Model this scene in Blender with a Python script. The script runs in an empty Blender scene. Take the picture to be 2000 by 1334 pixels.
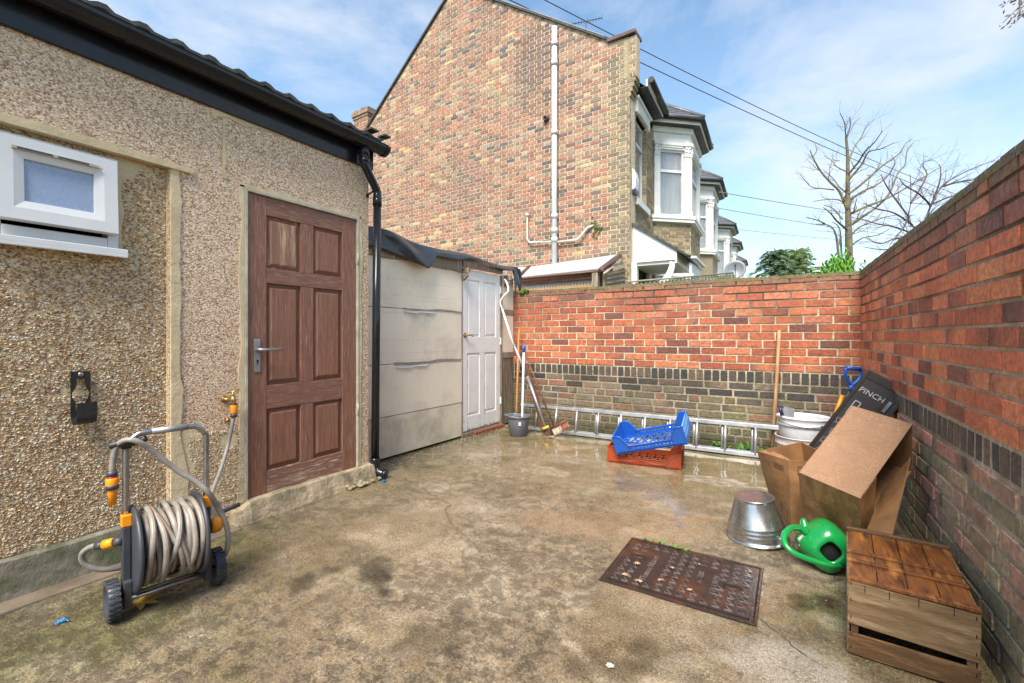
import bpy, bmesh, math, random
from mathutils import Vector, Matrix, noise
R = math.radians
random.seed(7)
SC = bpy.context.scene
COL = SC.collection
F = 889.0; HC = 1.2
# ---------------------------------------------------------------- camera
cam_d = bpy.data.cameras.new("camera"); cam = bpy.data.objects.new("camera", cam_d); COL.objects.link(cam)
cam.location = (0, 0, HC); cam.rotation_euler = (R(90), 0, R(31.5))
cam_d.sensor_width = 36; cam_d.lens = 36*F/2000; cam_d.shift_y = -0.006
cam_d.clip_start = 0.05; cam_d.clip_end = 2000
SC.camera = cam
# ---------------------------------------------------------------- sky, sun, exposure
SUN_EL, SUN_AZ = 54.0, 169.0        # azimuth clockwise from +Y: the bright part of the sky stands behind the camera
w = bpy.data.worlds.new("World"); SC.world = w; w.use_nodes = True
nt = w.node_tree; nt.nodes.clear()
def wn(t, **k):
    n = nt.nodes.new(t)
    for a, b in k.items(): setattr(n, a, b)
    return n
sky = wn('ShaderNodeTexSky', sky_type='NISHITA', sun_disc=False)
sky.sun_elevation = R(SUN_EL); sky.sun_rotation = R(SUN_AZ); sky.altitude = 50; sky.air_density = 1.0; sky.dust_density = 0.6; sky.ozone_density = 2.2
tc = wn('ShaderNodeTexCoord'); sep = wn('ShaderNodeSeparateXYZ'); nt.links.new(tc.outputs['Generated'], sep.inputs[0])
zz = wn('ShaderNodeMath', operation='MAXIMUM'); zz.inputs[1].default_value = 0.02; nt.links.new(sep.outputs[2], zz.inputs[0])
za = wn('ShaderNodeMath', operation='ADD'); za.inputs[1].default_value = 0.25; nt.links.new(zz.outputs[0], za.inputs[0])
dx = wn('ShaderNodeMath', operation='DIVIDE'); dy = wn('ShaderNodeMath', operation='DIVIDE')
nt.links.new(sep.outputs[0], dx.inputs[0]); nt.links.new(za.outputs[0], dx.inputs[1])
nt.links.new(sep.outputs[1], dy.inputs[0]); nt.links.new(za.outputs[0], dy.inputs[1])
cb = wn('ShaderNodeCombineXYZ'); nt.links.new(dx.outputs[0], cb.inputs[0]); nt.links.new(dy.outputs[0], cb.inputs[1]); nt.links.new(zz.outputs[0], cb.inputs[2])
mp = wn('ShaderNodeMapping'); mp.inputs['Scale'].default_value = (1.5, 1.5, 2.6); mp.inputs['Location'].default_value = (2.7, 4.3, 0)
nt.links.new(tc.outputs['Generated'], mp.inputs[0])
nz = wn('ShaderNodeTexNoise'); nz.inputs['Scale'].default_value = 1.5; nz.inputs['Detail'].default_value = 8; nz.inputs['Roughness'].default_value = .58; nz.inputs['Distortion'].default_value = .35
nt.links.new(mp.outputs[0], nz.inputs['Vector'])
cr = wn('ShaderNodeValToRGB'); cr.color_ramp.elements[0].position = .44; cr.color_ramp.elements[1].position = .70
nt.links.new(nz.outputs[0], cr.inputs[0])
# clouds thicken towards the horizon as real ones do
hz = wn('ShaderNodeMapRange'); hz.inputs[1].default_value = 0; hz.inputs[2].default_value = .6; hz.inputs[3].default_value = .38; hz.inputs[4].default_value = 0
nt.links.new(sep.outputs[2], hz.inputs[0])
ad = wn('ShaderNodeMath', operation='ADD', use_clamp=True); nt.links.new(cr.outputs[0], ad.inputs[0]); nt.links.new(hz.outputs[0], ad.inputs[1])
ml = wn('ShaderNodeMath', operation='MULTIPLY'); ml.inputs[1].default_value = .86; nt.links.new(ad.outputs[0], ml.inputs[0])
mx = wn('ShaderNodeMix', data_type='RGBA'); nt.links.new(ml.outputs[0], mx.inputs[0])
sc_ = wn('ShaderNodeMix', data_type='RGBA', blend_type='MULTIPLY'); sc_.inputs[0].default_value = 1; sc_.inputs[7].default_value = (.80, .88, .82, 1); nt.links.new(sky.outputs[0], sc_.inputs[6]); nt.links.new(sc_.outputs[2], mx.inputs[6]); mx.inputs[7].default_value = (2.8, 2.93, 3.15, 1)
bg = wn('ShaderNodeBackground'); bg.inputs[1].default_value = .105; nt.links.new(mx.outputs[2], bg.inputs[0])
ow = wn('ShaderNodeOutputWorld'); nt.links.new(bg.outputs[0], ow.inputs[0])
sd = bpy.data.lights.new("sun", 'SUN'); sd.energy = 2.7; sd.angle = R(30); sd.color = (1, .925, .81)
so = bpy.data.objects.new("sun", sd); COL.objects.link(so)
az = R(SUN_AZ); sv = Vector((math.sin(az)*math.cos(R(SUN_EL)), math.cos(az)*math.cos(R(SUN_EL)), math.sin(R(SUN_EL))))
so.rotation_euler = sv.to_track_quat('Z', 'Y').to_euler(); so.location = sv*30
SC.view_settings.view_transform = 'Standard'; SC.view_settings.look = 'None'; SC.view_settings.gamma = 1
SC.view_settings.exposure = 1.74
# ---------------------------------------------------------------- measuring helpers
def W(s, d, h=0.0): return Vector((-.5225*d+.8526*s, .8526*d+.5225*s, h))     # right, ahead, up -> world
def P(x, y, d): return W((x-1000)/F*d, d, HC-(y-655)*d/F)
def G(x, y, h=0.0):
    d = (HC-h)*F/(y-655); return P(x, y, d)
def onX(x, y, X):                    # point of the plane X = const seen at x, y
    t = (x-1000)/F; d = X/(-.5225+.8526*t); return P(x, y, d)
def onY(x, y, Y):
    t = (x-1000)/F; d = Y/(.8526+.5225*t); return P(x, y, d)
def N(v, s=1.0, o=0.0): return noise.noise(Vector(v)*s+Vector((o, o*1.7, o*.3)))
def mixc(a, b, t): return tuple(a[i]*(1-t)+b[i]*t for i in range(3))
def cj(c, j=.12, r=random):
    k = 1+r.uniform(-j, j); return tuple(max(.004, x*k*(1+r.uniform(-j, j)*.25)) for x in c)
# ---------------------------------------------------------------- materials
def M(name, c1, c2=None, ns=6, rough=(.5, .7), metal=0.0, bump=0.0, bs=60, tint=False, stretch=(1, 1, 1), spec=.5, coat=0, c3=None, n3=1.5, tr=0, bdist=.004, det=5, ramp=(.35, .65)):
    m = bpy.data.materials.new(name); m.use_nodes = True; t = m.node_tree; n = t.nodes; L = t.links
    p = n['Principled BSDF']; tc = n.new('ShaderNodeTexCoord'); mp = n.new('ShaderNodeMapping'); mp.inputs['Scale'].default_value = stretch
    L.new(tc.outputs['Object'], mp.inputs[0]); vec = mp.outputs[0]
    def nz(s, d=det, r=.6):
        q = n.new('ShaderNodeTexNoise'); q.inputs['Scale'].default_value = s; q.inputs['Detail'].default_value = d; q.inputs['Roughness'].default_value = r; L.new(vec, q.inputs['Vector']); return q.outputs[0]
    def ramp_(o, a, b):
        q = n.new('ShaderNodeMapRange'); q.inputs[1].default_value = a; q.inputs[2].default_value = b; L.new(o, q.inputs[0]); return q.outputs[0]
    def mix(f, a, b, bt='MIX'):
        q = n.new('ShaderNodeMix'); q.data_type = 'RGBA'; q.blend_type = bt
        if isinstance(f, (int, float)): q.inputs[0].default_value = f
        else: L.new(f, q.inputs[0])
        for i, v in ((6, a), (7, b)):
            if isinstance(v, tuple): q.inputs[i].default_value = (*v[:3], 1)
            else: L.new(v, q.inputs[i])
        return q.outputs[2]
    n1 = nz(ns); col = mix(ramp_(n1, *ramp), c1, c2 or tuple(x*.8 for x in c1))
    if c3: col = mix(ramp_(nz(n3, 6, .65), .52, .68), col, c3)
    if tint:
        at = n.new('ShaderNodeAttribute'); at.attribute_name = 'tint'; col = mix(1.0, col, at.outputs['Color'], 'MULTIPLY')
    L.new(col, p.inputs['Base Color'])
    q = n.new('ShaderNodeMapRange'); q.inputs[1].default_value = .3; q.inputs[2].default_value = .7; q.inputs[3].default_value = rough[0]; q.inputs[4].default_value = rough[1]
    L.new(nz(ns*.7+1), q.inputs[0]); L.new(q.outputs[0], p.inputs['Roughness'])
    p.inputs['Metallic'].default_value = metal; p.inputs['Specular IOR Level'].default_value = spec; p.inputs['Coat Weight'].default_value = coat; p.inputs['Coat Roughness'].default_value = .15
    p.inputs['Transmission Weight'].default_value = tr
    if bump:
        b = n.new('ShaderNodeBump'); b.inputs['Strength'].default_value = bump; b.inputs['Distance'].default_value = bdist
        L.new(nz(bs, 6, .7), b.inputs['Height']); L.new(b.outputs[0], p.inputs['Normal'])
    return m
WH = (1, 1, 1)
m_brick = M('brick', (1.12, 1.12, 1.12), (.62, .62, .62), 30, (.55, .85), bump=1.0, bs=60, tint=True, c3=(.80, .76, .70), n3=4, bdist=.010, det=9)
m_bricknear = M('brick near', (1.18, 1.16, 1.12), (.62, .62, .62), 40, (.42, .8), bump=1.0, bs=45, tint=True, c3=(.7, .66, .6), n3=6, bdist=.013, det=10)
m_stones = M('dash stones', WH, (.75, .75, .75), 60, (.3, .6), bump=.4, bs=200, tint=True)
m_mortar = M('render mortar', (.66, .54, .34), (.54, .43, .26), 9, (.55, .85), bump=.8, bs=30, c3=(.46, .37, .22), n3=1.3, bdist=.01)
m_plinth = M('grey render', (.30, .265, .21), (.15, .135, .105), 7, (.4, .75), bump=.9, bs=22, c3=(.09, .1, .05), n3=3, bdist=.012)
m_step = M('step render', (.48, .38, .25), (.3, .24, .155), 9, (.4, .7), bump=1, bs=18, c3=(.13, .13, .07), n3=3.5, bdist=.02)
m_black = M('black plastic', (.010, .011, .013), (.015, .016, .02), 5, (.12, .28), spec=.38, bump=.05, bs=40)
m_blackm = M('black matt', (.012, .012, .013), (.025, .024, .023), 9, (.35, .6), bump=.15, bs=60)
m_tarp = M('black sheeting', (.022, .027, .034), (.035, .04, .05), 4, (.18, .32), bump=.15, bs=9, bdist=.01)
m_tile = M('roof tile', (.05, .048, .044), (.025, .025, .024), 14, (.5, .8), bump=.6, bs=50, c3=(.09, .085, .05), n3=8)
m_upvc = M('white upvc', (.66, .66, .66), (.58, .58, .57), 3, (.22, .38), bump=.02, bs=90)
m_wpaint = M('white paint', (.78, .765, .73), (.72, .70, .66), 6, (.35, .6), bump=.25, bs=30)
m_stone = M('painted stone', (.76, .75, .72), (.66, .65, .62), 5, (.45, .7), bump=.2, bs=40)
m_cream = M('cream frame paint', (.5, .47, .37), (.34, .31, .23), 12, (.5, .8), bump=.4, bs=50)
def wood(name, a, b, c=None, n3=5, sz=(14, 14, 1.1), rough=(.45, .75), bump=.6):
    return M(name, a, b, 3.2, rough, bump=bump, bs=22, stretch=sz, c3=c, n3=n3*.25, bdist=.004, det=7)
m_door = wood('brown weathered paint', (.275, .12, .072), (.16, .07, .047), (.36, .22, .145), 22, sz=(30, 30, 1.8))
m_doorp = wood('brown door panel', (.285, .125, .074), (.175, .077, .05), (.32, .175, .11), 18, sz=(30, 30, 1.8))
m_doorf = wood('brown door flaked', (.28, .14, .085), (.21, .1, .065), (.55, .38, .22), 9)
m_timber = wood('grey timber', (.26, .2, .14), (.13, .095, .06), (.38, .32, .24), 10)
m_brown = wood('brown timber', (.17, .06, .02), (.09, .035, .015), None)
m_orangew = wood('cane', (.42, .19, .06), (.3, .12, .035), None, rough=(.3, .5))
m_pole = wood('weathered pole', (.36, .19, .085), (.22, .115, .055), (.45, .3, .17), 6)
m_ply = M('weathered board', (.80, .71, .56), (.72, .63, .48), 2.6, (.55, .8), bump=.35, bs=60, c3=(.58, .53, .43), n3=2.4)
m_plyd = M('damp stained board', (.74, .66, .52), (.60, .53, .40), 3.2, (.4, .7), bump=.35, bs=60, c3=(.42, .37, .28), n3=2.6)
m_tape = M('grey tape', (.32, .27, .23), (.22, .18, .15), 8, (.3, .5), bump=.2, bs=50)
m_alu = M('aluminium', (.40, .40, .42), (.27, .27, .28), 9, (.35, .55), metal=.7, bump=.15, bs=70)
m_steel = M('steel tube', (.42, .42, .43), (.3, .3, .31), 12, (.22, .4), metal=.9)
m_galv = M('galvanised', (.52, .53, .54), (.4, .41, .42), 16, (.2, .34), metal=.95, bump=.08, bs=30)
m_galvb = M('galvanised base sky sheen', (.72, .73, .78), (.50, .51, .55), 90, (.4, .7), metal=.0, bump=.9, bs=160, bdist=.003)  # sky reflection on the wet base painted as pale bluish diffuse colour
m_darkgrey = M('slate plastic', (.048, .055, .068), (.036, .04, .05), 8, (.32, .5), bump=.15, bs=120)
m_orange = M('orange plastic', (.82, .30, .01), (.74, .25, .01), 4, (.3, .45))
m_red = M('red plastic ring', (.55, .02, .02), None, 4, (.3, .4))
m_hose = M('garden hose', (.27, .25, .225), (.2, .185, .17), 30, (.3, .5), bump=.2, bs=150)
m_hosest = M('hose stripe', (.30, .16, .07), (.26, .15, .08), 30, (.3, .5))
m_green = M('green plastic', (.005, .26, .055), (.004, .2, .04), 4, (.2, .32), coat=.3)
m_blue = M('blue plastic', (.008, .095, .46), (.012, .08, .38), 6, (.25, .42), bump=.1, bs=80)
m_bluel = M('blue scuffed', (.05, .2, .58), (.13, .3, .62), 14, (.3, .5), bump=.1, bs=80)
m_rust = M('red brown plastic', (.36, .055, .012), (.24, .035, .01), 8, (.3, .5), bump=.12, bs=70, c3=(.2, .05, .02), n3=6)
m_grey = M('grey bucket plastic', (.13, .135, .165), (.11, .115, .14), 8, (.32, .48))
m_whpl = M('white tub plastic', (.62, .63, .66), (.5, .5, .52), 10, (.25, .45), c3=(.52, .42, .38), n3=5)
m_whpld = M('dusty tub plastic', (.55, .5, .48), (.4, .36, .34), 14, (.4, .6), c3=(.46, .33, .3), n3=7)
m_card = M('wet cardboard', (.29, .155, .07), (.18, .09, .038), 7, (.24, .5), bump=.5, bs=55, bdist=.004, c3=(.245, .13, .06), n3=3)
m_cardt = M('rain beaded cardboard', (.34, .195, .11), (.28, .155, .08), 4, (.12, .4), bump=1.0, bs=80, bdist=.012, coat=.35)
m_cardd = M('damp cardboard', (.27, .14, .062), (.17, .085, .036), 6, (.3, .55), bump=.5, bs=45, c3=(.14, .08, .035), n3=4)
m_cardend = M('streaked wet cardboard', (.30, .165, .078), (.16, .085, .036), 3, (.2, .4), bump=.6, bs=30, stretch=(9, 9, 1.2), bdist=.004, c3=(.12, .07, .03), n3=2)
m_ink = M('print ink', (.03, .02, .015), None, 5, (.5, .7))
m_crate = wood('old crate board', (.12, .06, .022), (.06, .03, .012), (.20, .12, .055), 14, sz=(1.2, 12, 12), rough=(.3, .55))
m_crateg = wood('greyed crate board', (.20, .13, .065), (.11, .062, .028), (.30, .22, .13), 12, sz=(1.2, 12, 12), rough=(.35, .6))
m_cratet = wood('wet pine board', (.21, .075, .017), (.05, .016, .006), (.33, .14, .035), 12, sz=(9, 1.1, 9), rough=(.1, .3), bump=.4)
m_iron = M('rusty iron', (.05, .028, .02), (.03, .022, .019), 9, (.16, .4), metal=.35, bump=.8, bs=90, c3=(.13, .045, .016), n3=3.4, bdist=.003)
m_brass = M('brass', (.55, .36, .1), (.4, .24, .07), 12, (.25, .4), metal=.9)
m_chalk = M('chalk', (.42, .42, .43), None, 9, (.8, .9))
m_board = M('dark frame', (.035, .022, .02), (.022, .014, .013), 7, (.25, .45))
m_slate = M('slate roof', (.11, .115, .12), (.07, .072, .076), 14, (.25, .5), bump=.4, bs=40)
m_glass = M('window glass', (.92, .94, .95), (.85, .88, .9), 2.2, (.0, .02), spec=.7, tr=.85)
m_frost = M('obscured glass', (.23, .30, .43), (.27, .34, .47), 60, (.2, .32), spec=.6, bump=.4, bs=130, bdist=.002)
m_curtain = M('net curtain', (.75, .75, .74), (.45, .46, .46), 4, (.8, .9), stretch=(9, 9, .4))
m_pipe = M('grey soil pipe', (.52, .55, .56), (.44, .47, .48), 6, (.35, .5))
m_pipec = M('cream waste pipe', (.6, .54, .44), (.48, .41, .32), 9, (.4, .6))
m_roofsheet = M('pale roof sheet', (.50, .50, .49), (.38, .38, .37), 4, (.3, .55), bump=.2, bs=40)
m_fence = wood('mossy fence', (.27, .25, .17), (.15, .15, .09), (.32, .28, .2), 5)
m_bark = M('bark', (.15, .125, .085), (.09, .075, .055), 14, (.7, .9), bump=.6, bs=40, c3=(.2, .19, .05), n3=3)
m_twig = M('purple twig bark', (.10, .06, .062), (.07, .045, .045), 14, (.6, .85))
m_leaf = M('laurel leaf', (.10, .26, .02), (.17, .34, .03), 9, (.25, .4), tint=True)
m_conif = M('conifer needles', (.075, .13, .06), (.1, .17, .07), 9, (.6, .8), tint=True)
m_weed = M('weed leaf', (.06, .2, .015), (.09, .26, .02), 20, (.35, .5))
m_dryleaf = M('yellow leaf', (.66, .44, .05), (.52, .34, .05), 30, (.35, .55), bump=.3, bs=60)
m_brownleaf = M('brown leaf', (.34, .2, .12), (.42, .28, .18), 30, (.4, .6))
m_purpleleaf = M('dull purple leaf', (.07, .035, .035), (.09, .06, .03), 20, (.5, .7))
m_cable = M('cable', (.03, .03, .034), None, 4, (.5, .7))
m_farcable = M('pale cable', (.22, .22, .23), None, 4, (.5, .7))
m_moss = M('moss', (.06, .11, .01), (.1, .15, .015), 20, (.8, .95), bump=1, bs=60, bdist=.01)
m_soil = M('garden ground', (.1, .09, .05), (.06, .08, .03), 3, (.8, .95), bump=.5, bs=20)
m_strip = M('footing concrete', (.22, .17, .125), (.13, .105, .075), 6, (.25, .55), bump=.6, bs=25, bdist=.008)
m_dark = M('dark inside', (.006, .005, .004), None, 4, (.8, .9))
m_cyan = M('blue wrapper', (.02, .2, .5), (.03, .25, .6), 20, (.2, .3))
# pebbledash: small spar chips bedded in render (base colour of each chip differs)
def dash(name, scale, cols, mortar, bed, bump):
    m = bpy.data.materials.new(name); m.use_nodes = True; t = m.node_tree; n = t.nodes; L = t.links; p = n['Principled BSDF']
    tc = n.new('ShaderNodeTexCoord'); mp = n.new('ShaderNodeMapping'); mp.inputs['Scale'].default_value = (1, .8, 1.15); L.new(tc.outputs['Object'], mp.inputs[0])
    nd = n.new('ShaderNodeTexNoise'); nd.inputs['Scale'].default_value = scale*.9; nd.inputs['Detail'].default_value = 2; L.new(mp.outputs[0], nd.inputs['Vector'])
    vm = n.new('ShaderNodeVectorMath'); vm.operation = 'SCALE'; vm.inputs['Scale'].default_value = .9/scale; L.new(nd.outputs['Color'], vm.inputs[0])
    va = n.new('ShaderNodeVectorMath'); L.new(mp.outputs[0], va.inputs[0]); L.new(vm.outputs[0], va.inputs[1])
    v = n.new('ShaderNodeTexVoronoi'); v.inputs['Scale'].default_value = scale; v.inputs['Randomness'].default_value = 1; L.new(va.outputs[0], v.inputs['Vector'])
    s = n.new('ShaderNodeSeparateColor'); L.new(v.outputs['Color'], s.inputs[0])
    r = n.new('ShaderNodeValToRGB'); e = r.color_ramp; e.interpolation = 'CONSTANT'
    while len(e.elements) > 1: e.elements.remove(e.elements[0])
    for i, c in enumerate(cols):
        q = e.elements[0] if i == 0 else e.elements.new(i/len(cols)); q.position = i/len(cols); q.color = (*c, 1)
    L.new(s.outputs[0], r.inputs[0])
    mr = n.new('ShaderNodeMapRange'); mr.inputs[1].default_value = bed; mr.inputs[2].default_value = bed+.22; L.new(v.outputs['Distance'], mr.inputs[0])
    big = n.new('ShaderNodeTexNoise'); big.inputs['Scale'].default_value = 2.2; big.inputs['Detail'].default_value = 5; L.new(tc.outputs['Object'], big.inputs['Vector'])
    mb = n.new('ShaderNodeMapRange'); mb.inputs[1].default_value = .55; mb.inputs[2].default_value = .72; mb.inputs[4].default_value = .35; L.new(big.outputs[0], mb.inputs[0])
    mm = n.new('ShaderNodeMath'); mm.operation = 'MAXIMUM'; L.new(mr.outputs[0], mm.inputs[0]); L.new(mb.outputs[0], mm.inputs[1])
    x = n.new('ShaderNodeMix'); x.data_type = 'RGBA'; L.new(mm.outputs[0], x.inputs[0]); L.new(r.outputs[0], x.inputs[6]); x.inputs[7].default_value = (*mortar, 1)
    L.new(x.outputs[2], p.inputs['Base Color']); p.inputs['Roughness'].default_value = .6
    rr = n.new('ShaderNodeMapRange'); rr.inputs[3].default_value = .3; rr.inputs[4].default_value = .75; L.new(s.outputs[1], rr.inputs[0]); L.new(rr.outputs[0], p.inputs['Roughness'])
    # each chip also tilts its own way
    hm = n.new('ShaderNodeMath'); hm.operation = 'MULTIPLY_ADD'; hm.inputs[1].default_value = -1.0; L.new(v.outputs['Distance'], hm.inputs[0]); L.new(s.outputs[2], hm.inputs[2])
    b = n.new('ShaderNodeBump'); b.inputs['Strength'].default_value = bump; b.inputs['Distance'].default_value = .35/scale; L.new(hm.outputs[0], b.inputs['Height']); L.new(b.outputs[0], p.inputs['Normal'])
    return m
m_fine = dash('fine pebbledash', 145, [(0.693, 0.504, 0.344), (0.378, 0.184, 0.103), (0.798, 0.650, 0.490), (0.525, 0.339, 0.215), (0.714, 0.563, 0.413), (0.221, 0.116, 0.077), (0.630, 0.427, 0.267), (0.850, 0.747, 0.593), (0.430, 0.252, 0.155), (0.735, 0.553, 0.370)], (0.588, 0.436, 0.267), .60, 1.0)
# ground: tint attribute carries the stains, wet attribute where water lies
def ground_mat():
    m = bpy.data.materials.new('yard concrete'); m.use_nodes = True; t = m.node_tree; n = t.nodes; L = t.links; p = n['Principled BSDF']
    tc = n.new('ShaderNodeTexCoord')
    def nz(s, d=6, r=.65, dist=0):
        q = n.new('ShaderNodeTexNoise'); q.inputs['Scale'].default_value = s; q.inputs['Detail'].default_value = d; q.inputs['Roughness'].default_value = r; q.inputs['Distortion'].default_value = dist; L.new(tc.outputs['Object'], q.inputs['Vector']); return q.outputs[0]
    def rp(o, a, b, c=0, d=1):
        q = n.new('ShaderNodeMapRange'); q.inputs[1].default_value = a; q.inputs[2].default_value = b; q.inputs[3].default_value = c; q.inputs[4].default_value = d; L.new(o, q.inputs[0]); return q.outputs[0]
    def mix(f, a, b, bt='MIX'):
        q = n.new('ShaderNodeMix'); q.data_type = 'RGBA'; q.blend_type = bt
        if isinstance(f, (int, float)): q.inputs[0].default_value = f
        else: L.new(f, q.inputs[0])
        for i, v in ((6, a), (7, b)):
            if isinstance(v, tuple): q.inputs[i].default_value = (*v[:3], 1)
            else: L.new(v, q.inputs[i])
        return q.outputs[2]
    at = n.new('ShaderNodeAttribute'); at.attribute_name = 'tint'
    wt = n.new('ShaderNodeAttribute'); wt.attribute_name = 'wet'
    c = mix(rp(nz(95, 10, .85), .38, .62), (.36, .36, .33), (1.5, 1.46, 1.4)); c = mix(rp(nz(9, 9, .72), .4, .66), c, (.66, .62, .52), 'MULTIPLY')
    c = mix(rp(nz(200, 3, .6), .60, .68), c, (2.3, 2.2, 2.05)); c = mix(rp(nz(130, 3, .6, .5), .37, .31), c, (.16, .14, .11)); c = mix(rp(nz(38, 5, .7, 1.5), .40, .33), c, (.32, .30, .22))
    c = mix(1.0, c, at.outputs['Color'], 'MULTIPLY'); L.new(c, p.inputs['Base Color'])
    sw = n.new('ShaderNodeSeparateColor'); L.new(wt.outputs['Color'], sw.inputs[0])
    # smooth films of water lie in the hollows of the rough surface
    hol = rp(nz(14, 9, .75), .44, .60, 0, 1)
    a = n.new('ShaderNodeMath'); a.operation = 'ADD'; L.new(hol, a.inputs[0]); a.inputs[1].default_value = 0
    b = n.new('ShaderNodeMath'); b.operation = 'MULTIPLY_ADD'; b.inputs[1].default_value = 1.6; b.inputs[2].default_value = -.8; L.new(sw.outputs[0], b.inputs[0])
    s = n.new('ShaderNodeMath'); s.operation = 'ADD'; s.use_clamp = True; L.new(a.outputs[0], s.inputs[0]); L.new(b.outputs[0], s.inputs[1])
    ro = rp(s.outputs[0], 0, .95, .55, .035); L.new(ro, p.inputs['Roughness']); p.inputs['Specular IOR Level'].default_value = .55
    st = rp(s.outputs[0], .1, .95, 1.0, .012)
    bp = n.new('ShaderNodeBump'); bp.inputs['Distance'].default_value = .02; L.new(st, bp.inputs['Strength'])
    h = n.new('ShaderNodeMath'); h.operation = 'ADD'; L.new(nz(45, 9, .75), h.inputs[0]); L.new(nz(170, 4, .7), h.inputs[1]); L.new(h.outputs[0], bp.inputs['Height']); L.new(bp.outputs[0], p.inputs['Normal'])
    return m
m_ground = ground_mat()
# ---------------------------------------------------------------- mesh builder
ORG = {}
def FM(O, U, Nn):                     # local x along U, y along Nn, z up
    O = Vector(O); U = Vector(U).normalized(); Nn = Vector(Nn).normalized(); Z = U.cross(Nn)
    if Z.z < 0: Z = -Z
    if abs(Z.z) < .5 and False: pass
    return Matrix(((U.x, Nn.x, Z.x, O.x), (U.y, Nn.y, Z.y, O.y), (U.z, Nn.z, Z.z, O.z), (0, 0, 0, 1)))
class MB:
    def __init__(s, T=None): s.v = []; s.f = []; s.c = []; s.T = T or Matrix(); s.mi = []; s.m = 0; s.sm = []
    def add(s, vs, fs, col=None, smooth=False):
        o = len(s.v); s.v += [s.T @ Vector(v) for v in vs]; s.f += [tuple(i+o for i in f) for f in fs]
        if isinstance(col, list): s.c += col
        else: s.c += [col or WH]*len(vs)
        s.mi += [s.m]*len(fs); s.sm += [smooth]*len(fs); return s
    def box(s, a, b, col=None, R_=None, c=None):
        x0, y0, z0 = a; x1, y1, z1 = b
        vs = [Vector((x, y, z)) for z in (z0, z1) for y in (y0, y1) for x in (x0, x1)]
        if R_ is not None:
            ce = Vector(c) if c is not None else Vector(((x0+x1)/2, (y0+y1)/2, (z0+z1)/2)); vs = [R_ @ (v-ce)+ce for v in vs]
        return s.add(vs, [(0, 2, 3, 1), (4, 5, 7, 6), (0, 1, 5, 4), (2, 6, 7, 3), (0, 4, 6, 2), (1, 3, 7, 5)], col)
    def hexa(s, p, col=None): return s.add(p, [(0, 3, 2, 1), (4, 5, 6, 7), (0, 1, 5, 4), (1, 2, 6, 5), (2, 3, 7, 6), (3, 0, 4, 7)], col)
    def slab(s, quad, th, col=None):   # quad with thickness along its normal
        q = [Vector(v) for v in quad]; n = (q[1]-q[0]).cross(q[3]-q[0]).normalized()*th
        return s.hexa(q+[v+n for v in q], col)
    def quad(s, a, b, c, d, col=None): return s.add([a, b, c, d], [(0, 1, 2, 3)], col)
    def prism(s, pts, z0, z1, col=None, axis='z'):
        n = len(pts)
        mk = {'z': lambda p, z: (p[0], p[1], z), 'y': lambda p, z: (p[0], z, p[1]), 'x': lambda p, z: (z, p[0], p[1])}[axis]
        vs = [mk(p, z0) for p in pts]+[mk(p, z1) for p in pts]
        return s.add(vs, [tuple(range(n))[::-1], tuple(range(n, 2*n))]+[(i, (i+1) % n, n+(i+1) % n, n+i) for i in range(n)], col)
    def tube(s, pts, r, n=8, cap=True, col=None, sub=0, closed=False):
        pts = [Vector(p) for p in pts]; rs = r if isinstance(r, (list, tuple)) else [r]*len(pts)
        if sub:
            np_, nr = [], []
            m_ = len(pts)
            for i in range(m_-(0 if closed else 1)):
                g = (lambda k: pts[k % m_]) if closed else (lambda k: pts[max(0, min(m_-1, k))])
                p0, p1, p2, p3 = g(i-1), g(i), g(i+1), g(i+2)
                for j in range(sub):
                    t = j/sub; np_.append(.5*((2*p1)+(p2-p0)*t+(2*p0-5*p1+4*p2-p3)*t*t+(3*p1-p0-3*p2+p3)*t**3)); nr.append(rs[i]*(1-t)+rs[(i+1) % m_]*t)
            if not closed: np_.append(pts[-1]); nr.append(rs[-1])
            pts, rs = np_, nr
        m_ = len(pts); vs = []; fs = []
        ref = None
        for i, p in enumerate(pts):
            a = pts[(i-1) % m_] if (closed or i > 0) else p; b = pts[(i+1) % m_] if (closed or i < m_-1) else p
            t = (b-a).normalized() if (b-a).length > 1e-9 else Vector((0, 0, 1))
            if ref is None: ref = t.orthogonal().normalized()
            ref = (ref-t*ref.dot(t)); ref = ref.normalized() if ref.length > 1e-6 else t.orthogonal().normalized()
            bn = t.cross(ref)
            for k in range(n):
                a_ = 2*math.pi*k/n; vs.append(p+(ref*math.cos(a_)+bn*math.sin(a_))*rs[i])
        for i in range(m_ if closed else m_-1):
            for k in range(n): fs.append((i*n+k, i*n+(k+1) % n, ((i+1) % m_)*n+(k+1) % n, ((i+1) % m_)*n+k))
        s.add(vs, fs, col, True)
        if cap and not closed:
            o = len(s.v)-len(vs); s.f += [tuple(o+k for k in range(n))[::-1], tuple(o+(m_-1)*n+k for k in range(n))]; s.mi += [s.m]*2; s.sm += [False]*2
        return s
    def lathe(s, prof, n=32, O=(0, 0, 0), A=(0, 0, 1), sx=1, sy=1, col=None, sq=2.0):
        A = Vector(A).normalized(); X = A.orthogonal().normalized() if abs(A.z) < .999 else Vector((1, 0, 0)); Y = A.cross(X); O = Vector(O); vs = []; fs = []
        for r, z in prof:
            for k in range(n):
                a = 2*math.pi*k/n; g_ = 1 if sq == 2 else (abs(math.cos(a))**sq+abs(math.sin(a))**sq)**(-1/sq); vs.append(O+A*z+(X*math.cos(a)*sx+Y*math.sin(a)*sy)*r*g_)
        for i in range(len(prof)-1):
            for k in range(n): fs.append((i*n+k, i*n+(k+1) % n, (i+1)*n+(k+1) % n, (i+1)*n+k))
        s.add(vs, fs, col, True); o = len(s.v)-len(vs)
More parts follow.
